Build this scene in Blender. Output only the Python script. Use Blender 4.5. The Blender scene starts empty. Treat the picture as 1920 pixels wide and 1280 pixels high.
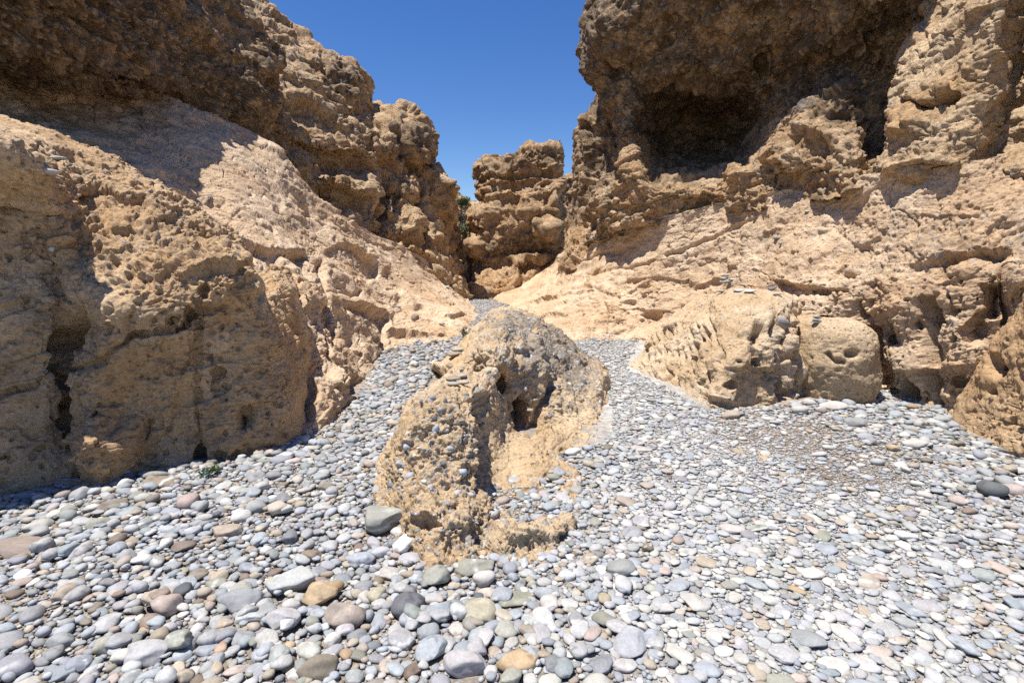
import bpy, bmesh, math, random, time
_T0 = time.time()
import numpy as np
from mathutils import Vector
from mathutils.bvhtree import BVHTree

rng = np.random.default_rng(7)
random.seed(7)
C = bpy.context.scene.collection
F32 = np.float32

# ------------------------------------------------------------------ camera maths
FPX = 960.0
PITCH = math.atan(160 / 960)
CAMZ = 1.5
CP, SP = math.cos(PITCH), math.sin(PITCH)

def P(px, py, D):
    """point seen at photo pixel (px,py) that stands D metres down the canyon"""
    xc, yc = (px - 960) / FPX, (640 - py) / FPX
    y = CP + yc * SP
    z = -SP + yc * CP
    t = D / y
    return np.array([xc * t, D, CAMZ + z * t])

def GD(py):
    yc = (640 - py) / FPX
    return -CAMZ * (CP + yc * SP) / (-SP + yc * CP)

def proj(V):
    x, y, z = V[..., 0], V[..., 1], V[..., 2] - CAMZ
    d = y * CP - z * SP
    u = y * SP + z * CP
    d = np.maximum(d, 0.05)
    return 960 + FPX * x / d, 640 - FPX * u / d

def view_ray(px, py):
    xc, yc = (px - 960) / FPX, (640 - py) / FPX
    return Vector((xc, CP + yc * SP, -SP + yc * CP)).normalized()

# ------------------------------------------------------------------ noise
_g = rng.normal(size=(65536, 3)); _g /= np.linalg.norm(_g, axis=1, keepdims=True)
GT = _g.astype(F32)
JT = rng.random((65536, 3)).astype(F32)
RT = rng.random((65536, 4)).astype(F32)

def _hash(ix, iy, iz, seed):
    h = (ix * 73856093) ^ (iy * 19349663) ^ (iz * 83492791) ^ (seed * 2654435)
    h = (h ^ (h >> 13)) * 1274126177
    return ((h ^ (h >> 16)) & 65535)

def perlin(p, seed=0):
    p = np.ascontiguousarray(p, dtype=F32)
    f = np.floor(p); i = f.astype(np.int64); r = p - f
    w = r * r * r * (r * (r * 6 - 15) + 10)
    out = None
    res = {}
    for dx in (0, 1):
        for dy in (0, 1):
            for dz in (0, 1):
                g = GT[_hash(i[:, 0] + dx, i[:, 1] + dy, i[:, 2] + dz, seed)]
                res[dx, dy, dz] = g[:, 0] * (r[:, 0] - dx) + g[:, 1] * (r[:, 1] - dy) + g[:, 2] * (r[:, 2] - dz)
    wx, wy, wz = w[:, 0], w[:, 1], w[:, 2]
    l = lambda a, b, t: a + (b - a) * t
    return l(l(l(res[0, 0, 0], res[1, 0, 0], wx), l(res[0, 1, 0], res[1, 1, 0], wx), wy),
             l(l(res[0, 0, 1], res[1, 0, 1], wx), l(res[0, 1, 1], res[1, 1, 1], wx), wy), wz) * 1.5

def fbm(p, octv=4, seed=0, lac=2.03, gain=0.5):
    a, s, o = 1.0, 0.0, 0
    for k in range(octv):
        o = o + a * perlin(p * (lac ** k) + 17.3 * k, seed + k); s += a; a *= gain
    return o / s * 1.3

def ridged(p, octv=4, seed=0):
    a, s, o = 1.0, 0.0, 0
    for k in range(octv):
        o = o + a * (1 - 2 * np.abs(perlin(p * 2.1 ** k + 9.1 * k, seed + k))); s += a; a *= 0.5
    return o / s

def worley(p, seed=0):
    """nearest feature point: distance and its cell's random numbers"""
    p = np.ascontiguousarray(p, dtype=F32)
    f = np.floor(p).astype(np.int64); r = (p - f).astype(F32)
    best = np.full(len(p), 9, F32); bid = np.zeros(len(p), np.int64)
    for dx in (-1, 0, 1):
        for dy in (-1, 0, 1):
            for dz in (-1, 0, 1):
                h = _hash(f[:, 0] + dx, f[:, 1] + dy, f[:, 2] + dz, seed)
                j = JT[h]
                d = (j[:, 0] + dx - r[:, 0]) ** 2 + (j[:, 1] + dy - r[:, 1]) ** 2 + (j[:, 2] + dz - r[:, 2]) ** 2
                m = d < best
                best = np.where(m, d, best); bid = np.where(m, h, bid)
    return np.sqrt(best), bid

def sstep(a, b, x):
    t = np.clip((x - a) / (b - a), 0, 1)
    return t * t * (3 - 2 * t)

def blobs(px, py, lst, base=0.0):
    o = np.full(px.shape, base, F32)
    for (x, y, rx, ry, v) in lst:
        w = np.exp(-(((px - x) / rx) ** 2 + ((py - y) / ry) ** 2) ** 1.5)
        o = o + (v - o) * w
    return o

# ------------------------------------------------------------------ materials
def nd(nt, t, **kw):
    n = nt.nodes.new(t)
    for k, v in kw.items():
        if k.startswith('i_'):
            n.inputs[k[2:].replace('_', ' ')].default_value = v
        else:
            setattr(n, k, v)
    return n

def rock_material(name, grain, bump, dist, rough=0.92, spec=0.25, vary=0.22, holes=0.0):
    m = bpy.data.materials.new(name); m.use_nodes = True
    nt = m.node_tree; L = nt.links
    b = nt.nodes['Principled BSDF']
    b.inputs['Roughness'].default_value = rough
    b.inputs['Specular IOR Level'].default_value = spec
    at = nd(nt, 'ShaderNodeAttribute', attribute_name='col')
    tc = nd(nt, 'ShaderNodeTexCoord')
    n1 = nd(nt, 'ShaderNodeTexNoise'); n1.inputs['Scale'].default_value = grain; n1.inputs['Detail'].default_value = 6; n1.inputs['Roughness'].default_value = 0.65
    n2 = nd(nt, 'ShaderNodeTexNoise'); n2.inputs['Scale'].default_value = grain * 0.13; n2.inputs['Detail'].default_value = 5
    L.new(tc.outputs['Object'], n1.inputs['Vector']); L.new(tc.outputs['Object'], n2.inputs['Vector'])
    mr = nd(nt, 'ShaderNodeMapRange'); mr.inputs['From Min'].default_value = 0.3; mr.inputs['From Max'].default_value = 0.7
    mr.inputs['To Min'].default_value = 1 - vary; mr.inputs['To Max'].default_value = 1 + vary
    L.new(n1.outputs['Fac'], mr.inputs['Value'])
    mr2 = nd(nt, 'ShaderNodeMapRange'); mr2.inputs['From Min'].default_value = 0.3; mr2.inputs['From Max'].default_value = 0.7
    mr2.inputs['To Min'].default_value = 0.88; mr2.inputs['To Max'].default_value = 1.1
    L.new(n2.outputs['Fac'], mr2.inputs['Value'])
    mm = nd(nt, 'ShaderNodeMath', operation='MULTIPLY'); L.new(mr.outputs[0], mm.inputs[0]); L.new(mr2.outputs[0], mm.inputs[1])
    vm = nd(nt, 'ShaderNodeVectorMath', operation='SCALE'); L.new(at.outputs['Color'], vm.inputs[0]); L.new(mm.outputs[0], vm.inputs['Scale'])
    L.new(vm.outputs[0], b.inputs['Base Color'])
    n3 = nd(nt, 'ShaderNodeTexNoise'); n3.inputs['Scale'].default_value = grain * 0.9; n3.inputs['Detail'].default_value = 7; n3.inputs['Roughness'].default_value = 0.78; n3.inputs['Distortion'].default_value = 0.4
    L.new(tc.outputs['Object'], n3.inputs['Vector'])
    h = n3.outputs['Fac']
    if holes:
        vo = nd(nt, 'ShaderNodeTexVoronoi'); vo.inputs['Scale'].default_value = grain * 0.55
        wv = nd(nt, 'ShaderNodeVectorMath', operation='MULTIPLY_ADD'); wv.inputs[1].default_value = (0.02,) * 3
        L.new(n1.outputs['Color'], wv.inputs[0]); L.new(tc.outputs['Object'], wv.inputs[2]); L.new(wv.outputs[0], vo.inputs['Vector'])
        mv = nd(nt, 'ShaderNodeMapRange'); mv.inputs['From Min'].default_value = 0.05; mv.inputs['From Max'].default_value = 0.45; mv.inputs['To Min'].default_value = -holes; mv.inputs['To Max'].default_value = 0.0
        L.new(vo.outputs['Distance'], mv.inputs['Value'])
        sx = nd(nt, 'ShaderNodeSeparateColor'); L.new(vo.outputs['Color'], sx.inputs[0])
        gt = nd(nt, 'ShaderNodeMapRange'); gt.inputs['From Min'].default_value = 0.45; gt.inputs['From Max'].default_value = 0.75; L.new(sx.outputs[0], gt.inputs['Value'])
        ml = nd(nt, 'ShaderNodeMath', operation='MULTIPLY'); L.new(mv.outputs[0], ml.inputs[0]); L.new(gt.outputs[0], ml.inputs[1])
        ad = nd(nt, 'ShaderNodeMath', operation='ADD'); L.new(h, ad.inputs[0]); L.new(ml.outputs[0], ad.inputs[1]); h = ad.outputs[0]
    bp = nd(nt, 'ShaderNodeBump'); bp.inputs['Strength'].default_value = bump; bp.inputs['Distance'].default_value = dist
    L.new(h, bp.inputs['Height']); L.new(bp.outputs[0], b.inputs['Normal'])
    return m

M_NEAR = rock_material('sandstone_near', 46, 1.0, 0.017, vary=0.28, holes=1.3)
M_FAR = rock_material('sandstone_far', 24, 1.0, 0.048, vary=0.38, holes=1.2)
M_STONE = rock_material('river_stone', 90, 0.35, 0.004, rough=0.75, spec=0.35, vary=0.16)
M_GRAVEL = rock_material('gravel', 70, 0.9, 0.012, vary=0.35)

# ------------------------------------------------------------------ mesh helpers
def tag(o, label=None, cat=None, group=None, kind=None):
    for k, v in (('label', label), ('category', cat), ('group', group), ('kind', kind)):
        if v: o[k] = v
    return o

def mesh_from(name, V, faces_flat, fsize, col=None, mat=None, parent=None, smooth=True, loc=None):
    me = bpy.data.meshes.new(name)
    n = len(V); nf = len(faces_flat) // fsize
    me.vertices.add(n); me.vertices.foreach_set('co', np.ascontiguousarray(V, dtype=F32).ravel())
    me.loops.add(len(faces_flat)); me.loops.foreach_set('vertex_index', np.ascontiguousarray(faces_flat, dtype=np.int32))
    me.polygons.add(nf); me.polygons.foreach_set('loop_start', np.arange(0, nf * fsize, fsize, dtype=np.int32))
    me.polygons.foreach_set('use_smooth', np.full(nf, smooth, dtype=bool))
    me.update(calc_edges=True)
    if col is not None:
        a = me.attributes.new('col', 'FLOAT_COLOR', 'POINT')
        c4 = np.ones((n, 4), F32); c4[:, :3] = col
        a.data.foreach_set('color', c4.ravel())
    if mat: me.materials.append(mat)
    o = bpy.data.objects.new(name, me); C.objects.link(o)
    if parent is not None: o.parent = parent
    if loc is not None: o.location = loc
    return o

def empty(name, loc, rz=0):
    o = bpy.data.objects.new(name, None); C.objects.link(o); o.location = loc; o.rotation_euler.z = rz
    o.empty_display_size = 0.1
    return o

def to_grid(rows):
    return np.array([[np.array(c[:3]) if len(c) == 4 else P(*c) for c in r] for r in rows])

def T(rows):
    return [list(r) for r in zip(*rows)]

def resample(A, step, cap=140, lo=5):
    K = len(A)
    ch = np.linalg.norm(np.diff(A, axis=0), axis=2)
    dt = np.maximum(np.mean(ch, 1) ** 0.5, 1e-3)
    d = np.diff(A, axis=0) / dt[:, None, None]
    m = np.zeros_like(A); m[0] = d[0]; m[-1] = d[-1]
    for i in range(1, K - 1):
        m[i] = (d[i - 1] * dt[i] + d[i] * dt[i - 1]) / (dt[i - 1] + dt[i])
        lim = 2.0 * np.minimum(np.linalg.norm(d[i - 1], axis=1), np.linalg.norm(d[i], axis=1))
        ln = np.linalg.norm(m[i], axis=1) + 1e-9
        m[i] *= np.minimum(1, lim / ln)[:, None]
    px, py = proj(A); px = np.clip(px, -250, 2170); py = np.clip(py, -250, 1400)
    out = []
    for i in range(K - 1):
        L = np.max(np.hypot(px[i + 1] - px[i], py[i + 1] - py[i]))
        inside = (np.minimum(px[i], px[i + 1]) < 2000) & (np.maximum(px[i], px[i + 1]) > -80) & (np.maximum(py[i], py[i + 1]) > -60)
        L3 = np.max(ch[i] / np.maximum(0.5 * (A[i, :, 1] + A[i + 1, :, 1]), 1.5) * inside) * FPX * 0.42
        n = int(np.clip(math.ceil(max(L, L3) / step), lo, cap))
        s = (np.arange(n) / n)[:, None, None]
        h00 = 2 * s ** 3 - 3 * s ** 2 + 1; h10 = s ** 3 - 2 * s ** 2 + s; h01 = -2 * s ** 3 + 3 * s ** 2; h11 = s ** 3 - s ** 2
        out.append(h00 * A[i] + h10 * dt[i] * m[i] + h01 * A[i + 1] + h11 * dt[i] * m[i + 1])
    out.append(A[-1:])
    return np.concatenate(out, 0)

def grid_normals(V):
    du = np.gradient(V, axis=1); dv = np.gradient(V, axis=0)
    N = np.cross(du, dv); N /= (np.linalg.norm(N, axis=2, keepdims=True) + 1e-9)
    return N

def smooth_n(N, k=2):
    for _ in range(k):
        A = np.pad(N, ((1, 1), (1, 1), (0, 0)), mode='edge')
        N = (A[1:-1, 1:-1] * 2 + A[:-2, 1:-1] + A[2:, 1:-1] + A[1:-1, :-2] + A[1:-1, 2:]) / 6
    return N / (np.linalg.norm(N, axis=2, keepdims=True) + 1e-9)

def seg_dist(px, py, pts):
    """distance to a polyline in pixels, and signed (positive below / to the side the line's normal points)"""
    best = np.full(px.shape, 1e9); sg = np.zeros(px.shape); tt = np.zeros(px.shape)
    n = len(pts) - 1
    for i in range(n):
        (x0, y0), (x1, y1) = pts[i], pts[i + 1]
        dx, dy = x1 - x0, y1 - y0; L2 = dx * dx + dy * dy + 1e-9
        t = np.clip(((px - x0) * dx + (py - y0) * dy) / L2, 0, 1)
        d = np.hypot(px - x0 - t * dx, py - y0 - t * dy)
        s = (dx * (py - y0) - dy * (px - x0)) / math.sqrt(L2)
        m = d < best
        best = np.where(m, d, best); sg = np.where(m, np.sign(s) * d, sg); tt = np.where(m, (i + t) / n, tt)
    return best, sg, tt

ROCKS = []   # (name, V, quads) for placing things on the rock

def rock(name, grid, step=2.2, seed=1, strokes=(), tone=0.0, tone_blobs=(), clast=0.0, clast_blobs=(),
         lo=(0.10, 0.9), mid=(0.05, 0.28), fine=(0.014, 0.07), strata=(0.03, 3.0), tilt=(0.12, 0.05),
         csize=(0.11, 0.05), cheight=0.45, pits=(), base=None, mat=None, V=None, flip=None, wrap=False, grey=0.25, crack=0.0,
         rough_blobs=(), parent=None, facet=(), fiss=None, fdir=None):
    if V is None:
        A = to_grid(grid)
        A = resample(A, step)
        V = resample(A.transpose(1, 0, 2), step).transpose(1, 0, 2)
    nv, nu, _ = V.shape
    N = smooth_n(grid_normals(V), 3)
    px, py = proj(V)
    vis = (px > 0) & (px < 1920) & (py > 0) & (py < 1280)
    to = np.array([0, 0, CAMZ]) - V
    sgn = np.sum(np.sum(N * to, 2)[vis] / np.linalg.norm(to[vis], axis=1)) if vis.any() else 1
    if flip is not None: sgn = flip
    if sgn < 0: N = -N
    # irregular pixel warp so drawn cracks wander
    p0 = V.reshape(-1, 3)
    D = np.maximum(V[..., 1], 1.0)
    wx = fbm(p0 * (4.0 / np.maximum(D.reshape(-1, 1), 1)) * 4, 3, seed + 50).reshape(nv, nu)
    wy = fbm(p0 * (4.0 / np.maximum(D.reshape(-1, 1), 1)) * 4, 3, seed + 60).reshape(nv, nu)
    qx, qy = px + 9 * wx, py + 9 * wy
    d = np.zeros((nv, nu))
    for s in strokes:
        k = s[0]
        if k == 'crack':      # pts, width px, depth m
            dist, sg, t = seg_dist(qx, qy, s[1]); taper = sstep(0, 0.08, t) * sstep(1, 0.92, t) if len(s) < 5 else 1
            d -= s[3] * np.exp(-(dist / s[2]) ** 2) * taper
        elif k == 'ledge':    # pts, w_up, w_down, bulge m, cut m
            dist, sg, t = seg_dist(qx, qy, s[1]); e = sstep(-0.0, 0.1, t) * sstep(1.0, 0.9, t) * np.clip(0.75 + 2.0 * fbm(p0 * (5.0 / np.maximum(D.reshape(-1, 1), 1)) * 1.3 + 31, 3, seed + 65).reshape(nv, nu), 0.05, 1.5)
            d += e * np.where(sg < 0, s[4] * np.exp(-(dist / s[2]) ** 1.5), -s[5] * np.exp(-(dist / s[3]) ** 1.5) + (s[4] + s[5]) * np.exp(-(dist / 1.6) ** 2) * 0.5)
        elif k == 'pit':      # x, y, rx, ry, depth, hard
            r = np.sqrt(((qx - s[1]) / s[3]) ** 2 + ((qy - s[2]) / s[4]) ** 2)
            d -= s[5] * (1 - sstep(s[6] if len(s) > 6 else 0.4, 1.15, r))
        elif k == 'bump':
            r = np.sqrt(((qx - s[1]) / s[3]) ** 2 + ((qy - s[2]) / s[4]) ** 2)
            d += s[5] * np.exp(-r ** 3)
    rough = blobs(px, py, rough_blobs, 1.0)
    f = lambda a: a.reshape(nv, nu)
    d += lo[0] * f(fbm(p0 / lo[1], 3, seed)) * rough
    bed = p0[:, 2] + tilt[0] * p0[:, 0] + tilt[1] * p0[:, 1] + 0.12 * fbm(p0 / 0.9, 3, seed + 5)
    bp = np.stack([bed * strata[1], np.full_like(bed, seed * 3.1), np.zeros_like(bed)], 1)
    st = perlin(bp, seed + 9) + 0.6 * perlin(bp * 2.7, seed + 10)
    d += strata[0] * f(np.tanh(st * 3) * (0.5 + 0.9 * np.clip(fbm(p0 / 0.8, 2, seed + 30), -0.5, 0.6))) * rough
    for _ in range(1):
        A = np.pad(d, 1, mode='edge'); d = (A[1:-1, 1:-1] * 2 + A[:-2, 1:-1] + A[2:, 1:-1] + A[1:-1, :-2] + A[1:-1, 2:]) / 6
    V = V + N * d[..., None]
    N = grid_normals(V); N = -N if sgn < 0 else N
    N = smooth_n(N, 1)
    p1 = V.reshape(-1, 3)
    sp = np.maximum(np.linalg.norm(np.gradient(V, axis=0), axis=2), np.linalg.norm(np.gradient(V, axis=1), axis=2)).ravel()
    att = lambda wl: sstep(1.6, 4.5, wl / np.maximum(sp, 1e-5))
    cw = blobs(px, py, clast_blobs, clast).ravel()
    r1 = rough.ravel()
    d2 = mid[0] * (0.55 * ridged(p1 / mid[1], 4, seed + 11) + 0.8 * fbm(p1 / (mid[1] * 0.8), 4, seed + 15)) * r1 * att(mid[1] * 0.7)
    for q, (fs, fa) in enumerate(facet):      # broken, angular faces: every cell has its own tilt
        pf = p1 * np.array([1, 1, 1.25]) / fs + 0.22 * np.stack([perlin(p1 / fs * 1.7, seed + 160), perlin(p1 / fs * 1.7, seed + 161), perlin(p1 / fs * 1.7, seed + 162)], 1)
        ff, fid = worley(pf, seed + 170 + q)
        fi = np.floor(pf)
        lp = pf - fi - 0.5
        d2 += fa * r1 * att(fs * 0.6) * ((RT[fid][:, 0] - 0.5) * 1.3 + (lp * GT[fid]).sum(1) * 0.9 - 0.5 * ff)
    d2 = d2.reshape(nv, nu)
    for _ in range(1):
        A = np.pad(d2, 1, mode='edge'); d2 = (A[1:-1, 1:-1] * 2 + A[:-2, 1:-1] + A[2:, 1:-1] + A[1:-1, :-2] + A[1:-1, 2:]) / 6
    d2 = d2.ravel()
    d2 += att(fine[1]) * fine[0] * fbm(p1 / fine[1], 3, seed + 20) * (0.5 + 0.5 * np.clip(cw + 0.3, 0, 1)) * (0.4 + 0.6 * r1)
    d2 += att(fine[1] * 2) * fine[0] * 1.1 * ridged(p1 / (fine[1] * 2.2), 3, seed + 23) * (0.3 + 0.7 * np.clip(cw + 0.2, 0, 1)) * r1
    hs_ = fine[1] * 1.1
    hd, hi_ = worley(p1 / hs_, seed + 27)
    d2 -= att(hs_ * 0.6) * fine[0] * 2.2 * (RT[hi_][:, 0] < 0.22 + 0.3 * np.clip(cw, 0, 1)) * (1 - sstep(0.2, 0.5, hd / (0.4 + RT[hi_][:, 1])))
    col = None
    # --- colours of the rock itself
    ctan = np.array([0.50, 0.345, 0.205]); cpale = np.array([0.60, 0.45, 0.29]); cora = np.array([0.44, 0.265, 0.13]); cdark = np.array([0.19, 0.125, 0.07])
    if base is not None: ctan, cpale, cora, cdark = [np.array(b) for b in base]
    n1 = fbm(p1 / 0.7, 4, seed + 70); n2 = fbm(p1 / 0.22, 4, seed + 75)
    w = sstep(-0.35, 0.45, n1)[:, None]; c = ctan * (1 - w) + cpale * w
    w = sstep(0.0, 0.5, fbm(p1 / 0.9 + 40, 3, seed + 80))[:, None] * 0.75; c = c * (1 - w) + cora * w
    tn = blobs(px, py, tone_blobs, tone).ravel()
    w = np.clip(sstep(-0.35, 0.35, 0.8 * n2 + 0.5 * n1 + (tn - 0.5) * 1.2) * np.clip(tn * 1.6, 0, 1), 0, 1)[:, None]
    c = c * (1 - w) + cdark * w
    # --- embedded stones
    if clast > 0 or clast_blobs:
        for q, cs in enumerate(csize):
            pw = p1 + 0.3 * cs * np.stack([perlin(p1 / cs * 1.3, seed + 90), perlin(p1 / cs * 1.3, seed + 91), perlin(p1 / cs * 1.3, seed + 92)], 1)
            pw = pw * np.array([1, 1, 1.45])
            dd, hid = worley(pw / cs, seed + 100 + q)
            R = RT[hid]
            dens = cw * (0.85 if q else 0.6)
            on = (R[:, 0] < dens)
            rad = 0.34 + 0.26 * R[:, 1]
            dome = np.sqrt(np.clip(1 - (dd / rad) ** 2, 0, 1)) * on
            hole = on & (R[:, 3] < 0.22)
            d2 += att(cs * 0.8) * cs * cheight * np.where(hole, -1.1 * np.sqrt(dome), dome)
            k = np.clip(dome * 2.2, 0, 1) * (~hole) * (0.35 + 0.65 * grey)
            gcol = np.where((R[:, 2] < grey)[:, None], np.array([0.24, 0.255, 0.27]) * (0.6 + 0.9 * R[:, 3:4]),
                            np.array([0.42, 0.31, 0.20]) * (0.55 + 0.9 * R[:, 3:4]))
            c = c * (1 - k[:, None]) + gcol * k[:, None]
    for q, (ps, pd, depth, pbl) in enumerate(pits):
        dd, hid = worley(p1 * np.array([1, 1, 0.8]) / ps + 0.12 * fbm(p1 / ps * 1.5, 2, seed + 140)[:, None], seed + 130 + q)
        R = RT[hid]; pw = blobs(px, py, pbl, 0.0 if pbl else 1.0).ravel()
        rad = (0.12 + 0.3 * R[:, 1] ** 2) * (1 + 0.5 * fbm(p1 / ps * 2.5, 2, seed + 145))
        d2 -= att(ps * 0.6) * depth * (R[:, 0] < pd * pw) * (1 - sstep(0.75, 1.1, dd / rad)) * (0.5 + R[:, 1])
    # thin fissures that follow the bedding
    fa, fl = fiss or (fine[0] * 1.6, mid[1] * 1.5)
    if fdir is None: fb = p1[:, 2] + tilt[0] * p1[:, 0] + tilt[1] * p1[:, 1]; fx, fy = p1[:, 0], p1[:, 1]
    else: fb = p1 @ np.array(fdir); fx, fy = p1[:, 1], p1[:, 2]
    for q in range(2):
        k = 1.0 + 1.3 * q
        fq = np.stack([fx / fl * k, fy / fl * k, fb / fl * 4.5 * k], 1)
        fv = perlin(fq, seed + 180 + q) + 0.35 * perlin(fq * 2.6, seed + 182 + q)
        fm = np.clip(0.5 + 1.8 * perlin(p1 / fl * 0.6 + 7 * q, seed + 184 + q), 0, 1.3)
        d2 -= att(fl * 0.12 / k * 2.2) * fa / k * np.exp(-(fv / 0.07) ** 2) * fm
        d2 += 0.35 * att(fl * 0.3 / k) * fa / k * np.clip(fv * 2, -1, 1) * fm
    if crack:
        cr = np.abs(fbm(p1 / 0.8 + 11, 3, seed + 150)); d2 -= crack * np.exp(-(cr / 0.018) ** 2)
    V = V + N * d2.reshape(nv, nu)[..., None]
    idx = np.arange(nv * nu).reshape(nv, nu)
    if wrap:
        idx = np.concatenate([idx, idx[:, :1]], 1)
    q = np.stack([idx[:-1, :-1], idx[:-1, 1:], idx[1:, 1:], idx[1:, :-1]], -1).reshape(-1, 4)
    # outward winding
    if sgn < 0: q = q[:, ::-1]
    Vf = V.reshape(-1, 3)
    o = mesh_from(name, Vf, q.ravel(), 4, c.astype(F32), mat or M_FAR, parent)
    ROCKS.append((o, Vf, q))
    return o

def off(row, dx, dy, dz):
    out = []
    for c in row:
        p = P(*c) if len(c) == 3 else np.array(c[:3])
        out.append((p[0] + dx, p[1] + dy, p[2] + dz, 'w'))
    return out

def G(px, py, sink=0.2):
    p = P(px, py, GD(py)); return (p[0], p[1], -sink, 'w')

def rings(table, n=140, dense=2.2, e=0.8, rot=0.0):
    """closed body from a table of (py, x_left, x_right, D, half_depth)"""
    rows = []
    for (py, xl, xr, D, hd) in table:
        a, b = P(xl, py, D), P(xr, py, D); c = (a + b) / 2; rx = (b[0] - a[0]) / 2
        th = np.linspace(0, 2 * np.pi, 49)[:-1] + rot
        cs, sn = np.cos(th), np.sin(th)
        rows.append(np.stack([c[0] + rx * np.sign(cs) * np.abs(cs) ** e, c[1] - hd * np.sign(sn) * np.abs(sn) ** e, np.full_like(th, c[2])], 1))
    A = np.array(rows)
    V = resample(A, dense)
    Vt = np.concatenate([V, V[:, :1]], 1).transpose(1, 0, 2)
    Vt = resample(Vt, dense)
    return Vt[:-1].transpose(1, 0, 2)

# =====================================================================================
# the rock masses: each a net of points at its own distance, then weathered
# =====================================================================================
PALE = [(0.50, 0.345, 0.205), (0.60, 0.45, 0.29), (0.45, 0.275, 0.14), (0.24, 0.16, 0.09)]
FARC = [(0.44, 0.285, 0.152), (0.58, 0.42, 0.26), (0.39, 0.225, 0.105), (0.15, 0.10, 0.058)]

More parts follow.
